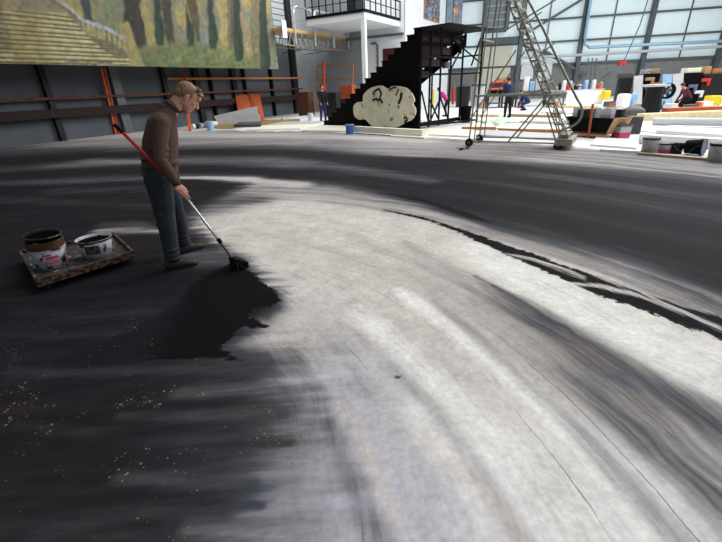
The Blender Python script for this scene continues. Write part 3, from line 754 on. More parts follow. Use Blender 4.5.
rolls = [(192,129.5,'plastic clean'),(196,129,'black cloth'),(200,128.6,'plastic white'),(203,128.2,'blue grey'),(206,127.8,'plastic clean'),(209,127,'burgundy')]
for k, (x, y, m_) in enumerate(rolls):
    g = G(x, y); r = .125; a = g+Vector((0,0,r)); b = a + (d1*1.0+Vector((-.3,.1,0)))*(.9+.05*k)
    MB().tube(a, b, r, n=16).build('cloth_roll', m_, label=['white cloth roll nearest the painter\'s back, at the left of the row','black cloth roll second in the row of rolls by the left wall','spotted white cloth roll between a black and a blue-grey one','blue-grey cloth roll in the middle of the row by the wall','white cloth roll between the blue-grey and the dark red one','dark red cloth roll at the right end of the row by the wall'][k], cat='roll', group='cloth rolls by the left wall')

# ------------------------------------------------------------------ black staircase
S0 = G(324,125); S1 = G(419,129.2)
SP = Plane(S0, S1); e1 = SP.d; e2 = -SP.n                       # e1 up the flight, e2 across its width
L_ = (S1-S0).length; topz = SP.hit(421,27)[2]; wS = 3.3; NS = 18
st = empty('black_staircase', (S0+S1)/2, 'tall black stage staircase rising to the right, open scaffold under its top', 'staircase')
run = L_/NS; rise = topz/NS
def prof(o_):
    pts = [SP.P(0,0,o_)]
    for k in range(NS): pts += [SP.P(k*run,(k+1)*rise,o_), SP.P((k+1)*run,(k+1)*rise,o_)]
    pts.append(SP.P(L_,0,o_)); return pts
MB().prism(prof(0), -SP.n*.03).build('side_panel','black paint',st)
far = [SP.P(k*run,(k+1)*rise,-wS) for k in range(NS)]
mb = MB()
pts = [SP.P(0,0,-wS), SP.P(0,rise,-wS)]
mb.prism([SP.P(0,0,-wS), SP.P(0,rise,-wS), SP.P(L_,topz,-wS), SP.P(L_,topz-.5,-wS), SP.P(.8,0,-wS)], -SP.n*.03); mb.build('side_panel','black paint',st)
for k in range(NS):
    u_, z_ = k*run, (k+1)*rise; ov = 0
    u2 = (k+1)*run + (1.25 if k == NS-1 else .02)
    t_ = MB().prism([SP.P(u_-.02,z_-.04,.03), SP.P(u2,z_-.04,.03), SP.P(u2,z_,.03), SP.P(u_-.02,z_,.03)], -SP.n*(wS+.06)).build('tread','black paint',st)
    MB().prism([SP.P(u_,z_-rise,-.04), SP.P(u_+.03,z_-rise,-.04), SP.P(u_+.03,z_-.041,-.04), SP.P(u_,z_-.041,-.04)], -SP.n*(wS-.05)).build('riser','under wood',t_)
# undercarriage scaffold at the top end
ET = SP.P(L_,0)
def sp(u,z,w): return SP.P(u,z,-w)
fr_ = MB()
rows = [(L_-.05,topz-.1),(L_+.85,topz-.05)]
k = 0
for w in (.12,.75,1.5,2.25,3.2):
    fr_.beam(sp(L_-.06,0,w), sp(L_-.06,topz-.1,w), .07)
    if w in (.12,1.5,3.2): fr_.beam(sp(L_+.82,topz-.1,w), sp(L_+.82,0 if w==3.2 else topz-.9,w), .07)
for w in (1.5,3.2): fr_.beam(sp(L_-1.6,0,w), sp(L_-1.6,topz-.1-1.6/run*rise,w), .07)
for z in (.12,.2,2.0,topz-.25,topz-.95):
    fr_.beam(sp(L_-.06,z,.1), sp(L_-.06,z,wS-.1), .07)
for z in (.12,2.0,topz-.9): fr_.beam(sp(L_-.06,z,wS-.1), sp(L_+.82,z,wS-.1), .06)
fr_.beam(sp(L_+.82,.12,wS-.1), sp(L_-.06,.12,.12), .06)
for a, b in (((0,.15,1.6),(0,1.1,.75)),((0,.15,.8),(0,1.0,1.5)),((0,.15,2.3),(0,1.2,1.5)),((0,3.0,3.1),(0,2.2,2.3)),((0,1.4,.2),(0,.2,.75)),((.88,topz-.1,3.15),(.88,topz-1.3,2.4)),((0,topz-.3,2.3),(.88,topz-1.2,3.15))):
    fr_.beam(sp(L_-.06+a[0],a[1],a[2]), sp(L_-.06+b[0],b[1],b[2]), .05)
fr_.build('scaffold_frame','black tube',st)
# joists showing below the treads
for j in range(5):
    kk = NS-1-j*1.0; z = topz-.28-j*.42; ue = L_-.12-j*.25
    MB().beam(sp(ue,z,.1), sp(ue,z,wS-.15-j*.45), .05,.26).build('joist','under wood',st)
g = sp(L_+.05, topz-1.25, 1.7)
MB().box(g, (.16,.28,.22), SP.rot()).build('junction_box','slab grey',label='small grey junction box hung on the scaffold under the stairs',cat='box')

# cloud cutout leaning on the stair side
cl = [(217,440),(219,420),(234,406),(252,404),(256,380),(276,356),(300,344),(330,340),(352,352),(372,342),(400,342),(430,350),(452,372),(462,398),(455,414),(466,432),(464,458),(448,478),(428,486),(400,502),(372,508),(340,502),(318,510),(292,502),(276,486),(262,474),(240,476),(222,462)]
sm_ = []
for i in range(len(cl)):
    p0_, p1_, p2_, p3_ = [cl[(i+j)%len(cl)] for j in (-1,0,1,2)]
    for t_ in (0,.33,.66):
        sm_.append(tuple(.5*((2*p1_[c])+(-p0_[c]+p2_[c])*t_+(2*p0_[c]-5*p1_[c]+4*p2_[c]-p3_[c])*t_**2+(-p0_[c]+3*p1_[c]-3*p2_[c]+p3_[c])*t_**3) for c in (0,1)))
cloud = MB().prism([SP.hit(300+x/4.01, y/4.01+.9, .25) for x, y in sm_], SP.n*.06).build('cloud_cutout','cloud cream',label='cream lobed cloud-shaped cutout panel leaning on the black stair side',cat='cutout')
for path, r in (([(300,362),(318,352),(326,372),(320,392),(332,410)],.05),([(292,398),(306,392),(318,402)],.05),([(408,368),(404,392),(396,412)],.06),([(418,470),(426,466),(430,478),(420,486)],.05),([(368,350),(386,346)],.035),([(396,352),(384,380)],.03)):
    MB().path([SP.hit(300+x/4.01, y/4.01+.9, .312) for x,y in path], r, n=6).build('brush_mark','dark steel',cloud)

# things seen through the scaffold
def bag():
    g = G(448,113)
    return g
def bucket_simple(name, g, r, h, m_, label, cat, lid=None):
    o = MB().lathe([(0,0),(r*.85,0),(r,h),(r*.93,h),(r*.85,h*.7),(0,h*.68)], g, 18).build(name, m_, label=label, cat=cat)
    MB().lathe([(r,h*.92),(r*1.08,h*.93),(r*1.08,h),(r*.95,h)], g, 18).build('rim', lid or m_, o); return o
bucket_simple('black_bin', G(465,122.5), .25, .68, 'black paint', 'black bin standing at the far right foot of the stair scaffold', 'bin')
MB().box(G(432,119)+Vector((0,0,1.0)), (.12,.12,.8), .4).build('yellow_level','yellow',label='upright yellow strip seen through the left of the scaffold',cat='tool',bevel=.02)
MB().box(G(452,119)+Vector((0,0,1.1)), (.10,.10,.85), .4).build('red_pack','red',label='upright red strip beside the magenta-clad person under the stairs',cat='tool',bevel=.02)

# ------------------------------------------------------------------ boards and timber laid out beyond the cloth
def quad_px(c, w, h, sk=0): return [(c[0]-w/2,c[1]+h/2),(c[0]+w/2,c[1]+h/2+sk),(c[0]+w/2-h*.5,c[1]-h/2+sk),(c[0]-w/2+h*1.5,c[1]-h/2)]
flats = [
 ([(246,131),(300,129.5),(318,124.6),(268,126)],'cream board','cream flat nearest the left wall, first in the row before the stairs',.05),
 ([(302,131.5),(352,132),(362,127),(318,126.2)],'cream board','cream flat laid right of the first one, just left of the blue tin',.05),
 ([(268,125.4),(318,124.2),(324,121.8),(284,122.6)],'white board','whitish flat laid behind the first cream flat near the left wall',.05),
 ([(390,137),(424,139),(432,132.5),(400,131.5)],'cream board','cream flat lying to the right of the cloud cutout foot',.05),
 ([(424,135.5),(470,137.5),(474,131),(430,129.5)],'cream board','cream flat on the floor directly below the stair scaffold',.05),
 ([(476,136),(560,141),(566,135.5),(484,131)],'white board','whitish flat lying between the wheels of the ladder tower',.05),
 ([(470,128),(560,132),(564,127.4),(474,124)],'cream board','cream flat lying behind the ladder tower base',.05),
 ([(478,122),(562,124.6),(562,120.5),(482,118.6)],'green timber','pale green flat laid behind the ladder tower',.05),
 ([(590,146),(636,149.5),(640,142),(596,138.5)],'white sheet','white flat laid right of the ladder tower below the pink tub',.05),
 ([(540,113.6),(600,115),(602,111.6),(544,110.4)],'cream board','cream flat laid in front of the white paint table',.1),
 ([(632,131),(700,137),(722,132),(650,124.5)],'white sheet','white flat lying behind the row of buckets',.03),
]
for pts, m_, lab, h in flats: flat('stage_flat', pts, h, m_, lab, 'flat', group='stage flats laid on the far floor')
def plank(x0,y0,x1,y1,w,h,m_,lab,z=0,group='timber lengths laid on the far floor'):
    a = G(x0,y0)+Vector((0,0,h/2+z)); b = G(x1,y1)+Vector((0,0,h/2+z))
    return MB().beam(a,b,w,h).build('timber_length', m_, label=lab, cat='timber', group=group)
plank(356,133,424,137.5,.22,.2,'cream board','thick cream timber length on the floor in front of the cloud cutout',z=.052)
plank(462,129.6,496,129.8,.14,.1,'pine','short brown timber length left of the ladder tower diagonal')
plank(498,131.2,570,133.0,.12,.1,'pine','long brown timber length crossing behind the ladder tower base')
plank(484,125.0,505,120.8,.2,.1,'green timber','slanting green timber length between ladder tower and man in black',z=.052)
plank(496,127,512,121,.2,.1,'green timber','slanting green timber length just right of its twin by the man in black',z=.052)
plank(508,116.5,560,117.8,.2,.12,'cardboard','brown timber length at the feet of the person in navy')
plank(520,124.5,566,126.2,.16,.1,'green timber','green timber length lying right of the tower diagonal brace',z=.052)
plank(470,116.5,500,117.0,.2,.12,'yellow timber','yellowish timber length left of the man in black')
plank(545,107.5,600,108.6,.3,.15,'yellow timber','yellowish timber length at the foot of the white paint table')
plank(638,154.5,722,161.5,.16,.05,'rusty brown','brown batten along the cloth edge under the row of buckets')
plank(600,151,640,153.2,.1,.05,'white sheet','thin white batten on the cloth edge left of the buckets')
plank(640,120.5,722,117.0,.5,.25,'yellow timber','yellow timber length behind the long grey tube')
plank(664,114.1,722,112.0,.5,.25,'hardboard','orange-brown timber length at the feet of the person in burgundy')
plank(596,121,640,122.5,.3,.12,'yellow timber','yellow timber length behind the black crate')
plank(604,128,632,130.0,.25,.12,'white sheet','white timber length behind the pink tub')
flat('yellow_sheet',[(688,113.4),(712,113.8),(706,111.4),(692,111.2)],.1,'yellow','bright yellow sheet lying among the timber at far right','sheet')
a = G(652,126.0)+Vector((0,0,.16)); b = G(760,128.0)+Vector((0,0,.16))
tb = MB().tube(a,b,.125,n=20).build('grey_tube','grey roll',smooth=False,label='long thick pale grey tube lying across the right side',cat='tube')
MB().tube(a-(b-a).normalized()*.01,a+(b-a).normalized()*.02,.09,n=20).build('tube_end','slab grey',tb)
flat('long_board',[(655,134.5),(740,141),(740,134),(662,130.8)],.10,'white sheet','long white panel with cut corner, in front of the grey tube','panel',z=.031)
MB().beam(G(640,143)+Vector((0,0,.12)), G(722,149)+Vector((0,0,.12)), .3,.22).build('white_box_beam','white sheet',label='long low white box beam directly behind the bucket row',cat='beam')

# black crate on castors
c0 = G(572,136.5); c1 = G(609,139.5); CP = Plane(c0,c1)
cr = empty('black_crate', (c0+c1)/2, 'black flared crate on castors, full of offcuts, behind the ladder tower', 'crate')
f0 = [CP.hit(566.5,116.5), CP.hit(614,118.5)]; 
nb = -CP.n*.95; zlo = .12
A_ = CP.hit(573,133.5); B_ = CP.hit(605,137); A_.z = zlo; B_.z = zlo
zt_ = (f0[0].z+f0[1].z)/2; T0 = f0[0].copy(); T1 = f0[1].copy(); T0.z = T1.z = zt_
mb = MB(); mb.prism([A_,B_,T1,T0], -CP.n*.03); mb.build('front_panel','black paint',cr)
MB().prism([A_+nb,B_+nb,T1+nb,T0+nb], -CP.n*.03).build('back_panel','black paint',cr)
MB().prism([B_,T1,T1+nb,B_+nb], CP.d*.03).build('end_panel','cardboard',cr)
MB().prism([A_,T0,T0+nb,A_+nb], -CP.d*.03).build('end_panel','black paint',cr)
MB().prism([A_,B_,B_+nb,A_+nb], (0,0,.04)).build('base','cardboard',cr)
MB().beam(A_-CP.d*.1-Vector((0,0,.03)), B_+CP.d*.1-Vector((0,0,.03)), .12,.05).build('skid','cardboard',cr)
for q in (A_,B_,A_+nb,B_+nb):
    p = q+Vector((0,0,0)); p.z = .05; s_ = .15 if (q is A_ or q is A_+nb) else -.15
    MB().tube(p+CP.d*0-CP.n*.1+CP.n*.02, p-CP.n*.14, .05,n=14).build('castor','rubber',cr)
for k in range(9):
    q = T0.lerp(T1,(k+.6)/9.5) - CP.n*random.uniform(.15,.8); q.z = zt_-.25
    m_ = ['white board','cardboard','dark steel','blue grey','white sheet','cardboard','grey roll','white board','dark steel'][k]
    MB().box(q+Vector((0,0,.2)), (random.uniform(.12,.3),.2,.5+random.uniform(0,.18)), random.uniform(0,1.5), ).build('offcut', m_, label=['white','brown','dark','blue-grey','bright white','second brown','pale grey','second white','second dark'][k]+' offcut standing in the black crate, '+['at its left end','second from left','third from left','left of the middle','in the middle','right of the middle','third from right','second from right','at its right end'][k], cat='offcut', group='offcuts in the black crate')
q = CP.hit(589,134,.06); q2 = CP.hit(593,104,.1)
MB().beam(Vector((q.x,q.y,.02)), q2, .05).build('brown_stick','hardboard',label='thin brown stick leaning on the front of the black crate',cat='stick')
# pink tub
tb_ = G(620,138)
ptub = MB().lathe([(0,0),(.22,0),(.25,.36),(.22,.36),(.2,.1),(0,.1)], tb_, 4, M4=Matrix.Rotation(.9,4,'Z')).build('paint_tub','plastic clear',label='square translucent tub with pink paint in the bottom, by the black crate',cat='tub')
MB().lathe([(.226,.03),(.234,.16)], tb_, 4, M4=Matrix.Rotation(.9,4,'Z') @ Matrix.Scale(1.02,4)).build('paint','pink',ptub)
MB().lathe([(.25,.33),(.28,.33),(.28,.38),(.25,.38)], tb_, 4, M4=Matrix.Rotation(.9,4,'Z')).build('rim','slab grey',ptub)
q = G(627,133); MB().box((q.x,q.y,.25),(.7,.5,.5),-.6).build('grey_case','slab grey',label='grey case with dark top standing behind the pink tub',cat='case',bevel=.03)

# ------------------------------------------------------------------ buckets at right edge of the cloth
def bucket(name, g, r, h, body, label, liq=None, lid=None, M4=None, group=None, liqm=None, band=None):
    T = M4 or Matrix.Identity(4)
    root = MB().lathe([(0,0),(r*.86,0),(r,h),(r*.96,h),(r*.83,.012),(0,.012)], g, 28, T).build(name, body, smooth=True, label=label, cat='bucket', group=group)
    MB().lathe([(r*.985,h*.86),(r*1.05,h*.865),(r*1.05,h*.89),(r*.99,h*.895),(r*1.0,h*.96),(r*1.06,h*.965),(r*1.06,h),(r*.96,h)], g, 28, T).build('rim', body if not band else band, root)
    if liq: MB().lathe([(0,h*liq),(r*(.86+.12*liq),h*liq)], g, 28, T).build('paint', liqm or 'black wet', root)
    if lid: MB().lathe([(0,h*1.01),(r*1.07,h*1.01),(r*1.07,h*1.05),(r*.9,h*1.06),(r*.86,h*1.03),(0,h*1.03)], g, 28, T).build('lid', lid, root)
    # wire handle
    pts = [g + T @ Vector((r*1.05*math.cos(a), -.05 - .28*r*math.sin(a) - r*.95*math.sin(a)*.0 -r*.75*math.sin(a), h*.9 - .6*h*math.sin(a))) for a in np.linspace(0,PI,13)]
    MB().path(pts, .004, n=6).build('handle', 'grey steel', root)
    return root
grpb = 'buckets in the row at the cloth edge'
bucket('paint_bucket', G(648,153.5), .17, .36, 'plastic clear', 'tall translucent bucket with blue-grey lid edge, leftmost of the row', group=grpb, liq=.5, liqm='blue grey', band='blue grey')
g = G(663,152.8); bucket('paint_bucket', g, .145, .22, 'plastic clear', 'low bucket with pink paint at its bottom, second in the row', group=grpb, band='dark steel')
MB().lathe([(.13,.01),(.142,.085),(.126,.09)], g, 24).build('paint_band','pink',[o for o in bpy.data.objects if o.name.startswith('paint_bucket') and o.parent is None][-1])
bucket('paint_bucket', G(675.5,153.2), .13, .22, 'dark steel', 'low dark grey bucket between the pink one and the tipped one', group=grpb)
T = Matrix.Rotation(math.radians(86),4,Vector((.82,.57,0)))
g = G(684,154)+Vector((0,0,.16)); bucket('paint_bucket', g, .165, .32, 'black paint', 'black bucket lying on its side with a blue-grey lid facing right', lid='blue grey', M4=T, group=grpb)
bucket('paint_bucket', G(716,161.5), .18, .36, 'plastic clear', 'translucent grey bucket at the right edge of the picture', group=grpb, liq=.4, liqm='slab grey', band='dark steel')

# ------------------------------------------------------------------ mobile ladder tower
def wheelpt(x,y): return G(x,y)
A0 = wheelpt(469,146.5); B0 = wheelpt(480,142.2); A1 = wheelpt(558,150); 
TA = Plane(A0, A1); dep = (B0-A0); dep = dep - TA.d*dep.dot(TA.d)     # across the tower
tw = empty('ladder_tower', (A0+A1)/2, 'tall wheeled alloy ladder tower with a steep lattice stair and curved handrail', 'ladder')
H_ = lambda x,y: TA.hit(x,y)
def tpair(a, b, r, name, both=True, m_='dull alloy', offs=(0,1)):
    for o_ in offs: MB().tube(H_(*a)+dep*o_, H_(*b)+dep*o_, r, n=8).build(name, m_, tw)
for o_ in (0,1):
    for (x, y) in ((469,144),(558,147)):
        p = H_(x,y)+dep*o_; p.z = .11
        w_ = MB().tube(p-TA.n*.03, p+TA.n*.03, .11, n=22).build('wheel','rubber',tw)
        MB().tube(p-TA.n*.04, p+TA.n*.04, .04, n=12).build('hub','grey steel',w_)
q0 = H_(469,141); q1 = H_(572,141)
tpair((469,141.5),(489,-25),.021,'upright'); tpair((474,141),(493,-25),.016,'upright')
tpair((469,141),(558,143.5),.02,'base_rail')
tpair((476,96),(562,94.5),.022,'cross_rail')
for x, y in ((469,141),(476,96),(483,40),(558,143.5)):
    p = H_(x,y); MB().tube(p, p+dep, .022, n=8).build('cross_bar','dull alloy',tw)
tpair((508,142),(546,97),.022,'diagonal_brace'); tpair((470,120),(516,50),.018,'diagonal_brace'); tpair((556,142),(547,112),.02,'diagonal_brace')
tpair((506,30),(565,-6),.018,'diagonal_brace',offs=(0,))
# base box on the right
p = H_(563,143.5); MB().box(p+dep*.5+Vector((0,0,.03)), (.4,dep.length+.1,.16), TA.rot()).build('base_plate','dull alloy',tw,bevel=.01)
# stair: two lattice stringers + treads
botm = (566,141); topp = (503,-22)
def sl(t_, side, dx=0): return H_(botm[0]+(topp[0]-botm[0])*t_+dx, botm[1]+(topp[1]-botm[1])*t_)+dep*side
for side in (.08,.92):
    s_ = MB(); s_.tube(sl(0,side,-5), sl(1,side,-5), .019, n=8); s_.tube(sl(0,side,3), sl(1,side,3), .019, n=8)
    n = 22
    for k in range(n):
        a_, b_ = k/n, (k+1)/n
        s_.tube(sl(a_,side,-5 if k%2 else 3), sl(b_,side,3 if k%2 else -5), .011, n=6)
    s_.build('stringer','dull alloy',tw)
for k in range(15):
    t_ = (k+.5)/15.2; c_ = (sl(t_,.08,-1)+sl(t_,.92,-1))/2
    MB().box(c_, (.24,(dep.length)*.84,.035), TA.rot()).build('tread','dull alloy',tw)
# handrail curve on the near side
hp = [(524,-8),(540,22),(556,55),(570,84),(577,98),(581.5,106),(582,114),(578,122),(570,127),(562,129)]
pts = [H_(x,y)-dep*.05 for x,y in hp]; sm2 = []
for i in range(len(pts)-1):
    a_ = pts[max(i-1,0)]; b_ = pts[i]; c_ = pts[i+1]; d_ = pts[min(i+2,len(pts)-1)]
    for t_ in (0,.25,.5,.75): sm2.append(.5*((2*b_)+(c_-a_)*t_+(2*a_-5*b_+4*c_-d_)*t_*t_+(3*b_-a_-3*c_+d_)*t_**3))
sm2.append(pts[-1]); MB().path(sm2, .028).build('handrail','dull alloy',tw)
tpair((547,88),(531,93),.016,'rail_stay',offs=(-.02,)); tpair((539,56),(557,41),.016,'rail_stay',offs=(-.02,)); tpair((526,24),(542,12),.016,'rail_stay',offs=(-.02,))
p = H_(489,-14); MB().box(p+dep*.5+TA.d*.15, (.7,dep.length,.06), TA.rot()).build('top_platform','dull alloy',tw)
# scraps by the wheel
for k, (x, y, lab) in enumerate(((460,150.3,'crumpled black scrap on the cloth left of the tower wheel'),(466,149.4,'smaller black scrap right next to the tower wheel'))):
    g = G(x,y); mb = MB()
    for j in range(6): mb.box(g+Vector((random.uniform(-.08,.08),random.uniform(-.05,.05),.015+.01*j)), (.12,.03,.01), random.uniform(0,3))
    mb.build('black_scrap','black paint',label=lab,cat='scrap')

# ------------------------------------------------------------------ far work area
# paint table with white skirt
w0 = G(566,106); w1 = G(603,104); PT = Plane(w0,w1)
pt = empty('paint_table', (w0+w1)/2, 'long white-fronted paint table crowded with pots, behind the ladder tower', 'table')
zt_ = PT.hit(585,90.5)[2]
MB().prism([PT.hit(566,105.5), PT.hit(602,104.5), PT.hit(604,90), PT.hit(567,91)], -PT.n*.05).build('front_panel','white sheet',pt)
a_ = PT.P(PT.sz(565,91)[0],zt_); b_ = PT.P(PT.sz(605,90)[0],zt_)
MB().prism([a_,b_,b_-PT.n*1.8,a_-PT.n*1.8],(0,0,.06)).build('table_top','white board',pt)
for q in (a_,b_):
    for o_ in (.15,1.65):
        p = q-PT.n*o_+(b_-a_).normalized()*(.1 if q is a_ else -.1); MB().beam(Vector((p.x,p.y,0)), Vector((p.x,p.y,zt_)), .08).build('leg','mid steel',pt)
potm = [('plastic clean','white'),('blue','blue'),('cardboard','brown'),('slab grey','grey'),('plastic white','spotted white'),('red','red'),('light blue','pale blue'),('dark steel','dark')]
jar = None
for k in range(22):
    t_ = (k%11+.5)/11; row = k//11
    p = a_.lerp(b_,t_)-PT.n*(.35+row*.8+random.uniform(-.1,.1)); m_, cn = potm[(k*5+row*3)%8]
    h = random.uniform(.25,.6); r = random.uniform(.08,.14); z0 = zt_+.06
    MB().lathe([(0,0),(r,0),(r,h*.8),(r*.6,h),(0,h)], Vector((p.x,p.y,z0)), 12).build('paint_pot', m_, label='%s paint pot on the white paint table, %s row, %s' % (cn, ['front','back'][row], ['at its left end','second from the left end','third from the left end','fourth from the left end','left of the middle','in the middle','right of the middle','fourth from the right end','third from the right end','second from the right end','at its right end'][k%11]), cat='pot', group='paint pots on the white table')
for k, x in enumerate((586,590,594)):
    p = PT.hit(x,86,-1.0); p.z = zt_+.06; q = PT.hit(x+2.5,58,-1.0); MB().tube(p,q,.04,n=8).build('long_brush_pole','grey steel',label='thin grey pole standing on the paint table, %s of three' % ('left','middle','right')[k],cat='pole',group='poles on the paint table')
p = PT.hit(605.5,95,.3); MB().box((p.x,p.y,p.z),(.5,.4,.55),.2).build('yellow_bag','yellow',label='yellow bag hanging at the right end of the paint table',cat='bag',bevel=.08)
# workbench with orange bins
v0 = G(486,108.5); v1 = G(517,107.5); WB = Plane(v0,v1)
wbn = empty('work_bench', (v0+v1)/2, 'dark workbench behind the man in black, carrying orange bins', 'workbench')
u0_ = 0; u1_ = (v1-v0).length; zt_ = WB.hit(500,96)[2]
MB().prism([WB.P(0,zt_),WB.P(u1_,zt_),WB.P(u1_,zt_+.12),WB.P(0,zt_+.12)],-WB.n*1.2).build('bench_top','dark steel',wbn)
for u_ in (.1,u1_/2,u1_-.1): 
    for o_ in (.1,1.1): MB().beam(WB.P(u_,0,-o_), WB.P(u_,zt_,-o_), .1).build('leg','dark steel',wbn)
MB().prism([WB.P(.2,zt_*.35),WB.P(u1_-.2,zt_*.35),WB.P(u1_-.2,zt_*.42),WB.P(.2,zt_*.42)],-WB.n*1.1).build('shelf','mid steel',wbn)
z1 = zt_+.12
for k,(xa,xb,ya,yb,m_,lab,nm) in enumerate([(489,512,95.5,91.5,'black paint','wide black bin lowest in the stack on the dark workbench','storage_bin'),(490,512,91.4,88.9,'orange','wide orange bin second in the stack on the dark workbench','storage_bin'),(491,512,88.8,84.2,'navy','dark blue bin third in the stack on the dark workbench','storage_bin'),(492,511,84.1,81.6,'orange','orange bin at the top of the stack on the dark workbench','storage_bin'),(499,507,81.5,78,'cardboard','small brown parcel on top of the orange bins','parcel')]):
    ua_, za_ = WB.sz(xa,ya); ub_, _ = WB.sz(xb,ya); _, zb_ = WB.sz(xa,yb)
    if k == 0: zprev = z1
    h = max(zb_-za_, .1); MB().box(WB.P((ua_+ub_)/2, zprev+h/2+.001, -.6), (ub_-ua_,.9,h-.004), WB.rot()).build(nm,m_,label=lab,cat='bin' if 'bin' in nm else 'parcel',bevel=.04); zprev += h
# second bench with white things
v0 = G(520,106.8); v1 = G(546,106.2); WC = Plane(v0,v1); u1_ = (v1-v0).length; zt_ = WC.hit(530,93)[2]
wb2 = empty('work_bench', (v0+v1)/2, 'low dark bench holding white boxes, left of the paint table', 'workbench')
MB().prism([WC.P(0,zt_),WC.P(u1_,zt_),WC.P(u1_,zt_+.1),WC.P(0,zt_+.1)],-WC.n*1.2).build('bench_top','mid steel',wb2)
for u_ in (.1,u1_-.1): 
    for o_ in (.1,1.1): MB().beam(WC.P(u_,0,-o_), WC.P(u_,zt_,-o_), .1).build('leg','dark steel',wb2)
for k,(t_,w,h,m_,lab) in enumerate([(.15,.9,.9,'white sheet','white box at the left end of the low dark bench'),(.38,.7,.6,'light blue','pale blue box next to the left white box on the low bench'),(.6,.9,1.0,'white board','tall white box right of the pale blue one on the low bench'),(.85,.8,.7,'plastic white','spotted box at the right end of the low dark bench')]):
    MB().box(WC.P(u1_*t_, zt_+.1+h/2, -.6), (u1_*.2,.8,h), WC.rot()).build('storage_box',m_,label=lab,cat='box',bevel=.03)
# drape/case wall and machinery at right
K0 = G(620,108.0); K1 = G(722,104.5); KP = Plane(K0,K1)
def ksz(x,y,off):
    p = KP.hit(x,y,off); return (p-KP.A).dot(KP.d), p.z
def kbox(x0,x1,y0,y1,m_,name,label,cat,depth=.6,off=0,bevel=.03,ground=True):
    ua_, zt2 = ksz(x0,y0,off); ub_, _ = ksz(x1,y0,off); zb2_ = 0
    return MB().box(KP.P((ua_+ub_)/2,(zt2+zb2_)/2,off-depth/2),(ub_-ua_,depth,zt2-zb2_),KP.rot()).build(name,m_,label=label,cat=cat,bevel=bevel)
kbox(621,634,78,0,'dark steel','tool_cabinet','dark cabinet leftmost in the row of cabinets at the back right','cabinet',.4,-1.2)
kbox(645,661,74,0,'black paint','tool_cabinet','black cabinet between the two pairs of white panels','cabinet',.4,-1.2)
kbox(687,704,73,0,'black paint','tool_cabinet','black cabinet right of the fan','cabinet',.4,-1.2)
kbox(704.5,730,74,0,'dark steel','tool_cabinet','dark cabinet rightmost, behind the yellow crate','cabinet',.4,-1.2)
def kpanel(pts, m_, name, label, cat, off=.0, th=.08):
    P_ = [KP.hit(x,y,off) for x,y in pts]; P_[0].z = 0; P_[1].z = 0
    top_ = -KP.n*.35
    q = [P_[0],P_[1],P_[2]+top_,P_[3]+top_]
    return MB().prism(q, KP.n*th).build(name,m_,label=label,cat=cat)
kpanel([(632,106),(641,106),(646,75),(637,76)],'white board','leaning_board','white panel leaning on the dark cabinet, left of the black one','panel',off=-.3)
kpanel([(661,106),(670,106),(675,74),(666,74)],'light blue','leaning_board','pale blue-white panel behind the round fan','panel',off=-.3)
kpanel([(671,106),(681,106),(687,73),(676,74)],'white board','leaning_board','white panel just right of the round fan','panel',off=-.3)
fan = empty('floor_fan', KP.hit(666,106,.5), 'round dark floor fan on a thin stand before the white panels', 'fan')
cf = KP.hit(667,91,.5); 
mb = MB(); q = Vector((0,0,1)).rotation_difference(KP.n).to_matrix().to_4x4()
mb.lathe([(.30,-.1),(.40,-.1),(.40,.1),(.30,.1),(.30,-.1)], cf, 26, q); mb.build('fan_ring','black paint',fan)
mb = MB()
for k in range(5): 
    a_ = k*2*PI/5; v_ = q @ Vector((math.cos(a_),math.sin(a_),0)); mb.beam(cf, cf+v_*.31, .16,.03, up=KP.n)
mb.build('fan_blades','mesh fan',fan); MB().tube(cf-KP.n*.1,cf+KP.n*.1,.12,n=14).build('fan_hub','grey steel',fan)
MB().tube(Vector((cf.x,cf.y,0)), cf-Vector((0,0,.5)), .05).build('fan_stand','grey steel',fan)
b_ = Vector((cf.x,cf.y,0.03)); MB().tube(b_-Vector((0,0,.03)),b_+Vector((0,0,.03)),.35,n=18).build('fan_base','dark steel',fan)
kbox(624,633,94,0,'white sheet','chest_freezer','white rounded box unit on the floor left of the black stool','box',.8,1.0,.12)
kbox(635,640,93,0,'light blue','plastic_drum','narrow pale blue drum beside the white box unit','drum',.5,1.0,.15)
yc = kbox(713.5,724,96,0,'yellow','yellow_crate','bright yellow crate at the right edge before the dark cabinets','crate',.7,.6,.04)
for k,(x0,x1,y0,y1,m_,lab) in enumerate([(622,634,76,0,'slab grey','grey box on top of the leftmost dark cabinet'),(646,652,71.5,0,'plastic white','spotted box on top of the black cabinet, left side'),(653,661,69,0,'cardboard','brown carton on top of the black cabinet, right side'),(688,702,70.5,0,'cream board','cream carton on the black cabinet right of the fan'),(706,713,66.5,0,'cardboard','tall brown carton on the rightmost cabinet'),(714,726,70,0,'pine','orange-brown carton at the far right on the cabinet')]):
    ua_, zt2 = ksz(x0,y0,-1.3); ub_, _ = ksz(x1,y0,-1.3)
    base = {0:621,1:645,2:645,3:687,4:704.5,5:704.5}[k]; yb = {0:78,1:74,2:74,3:73,4:74,5:74}[k]
    zc_ = ksz(base,yb,-1.2)[1]; h = max(zt2-zc_,.25)
    MB().box(KP.P((ua_+ub_)/2, zc_+h/2, -1.65),(ub_-ua_,.6,h),KP.rot()).build('storage_carton',m_,label=lab,cat='carton',bevel=.02)
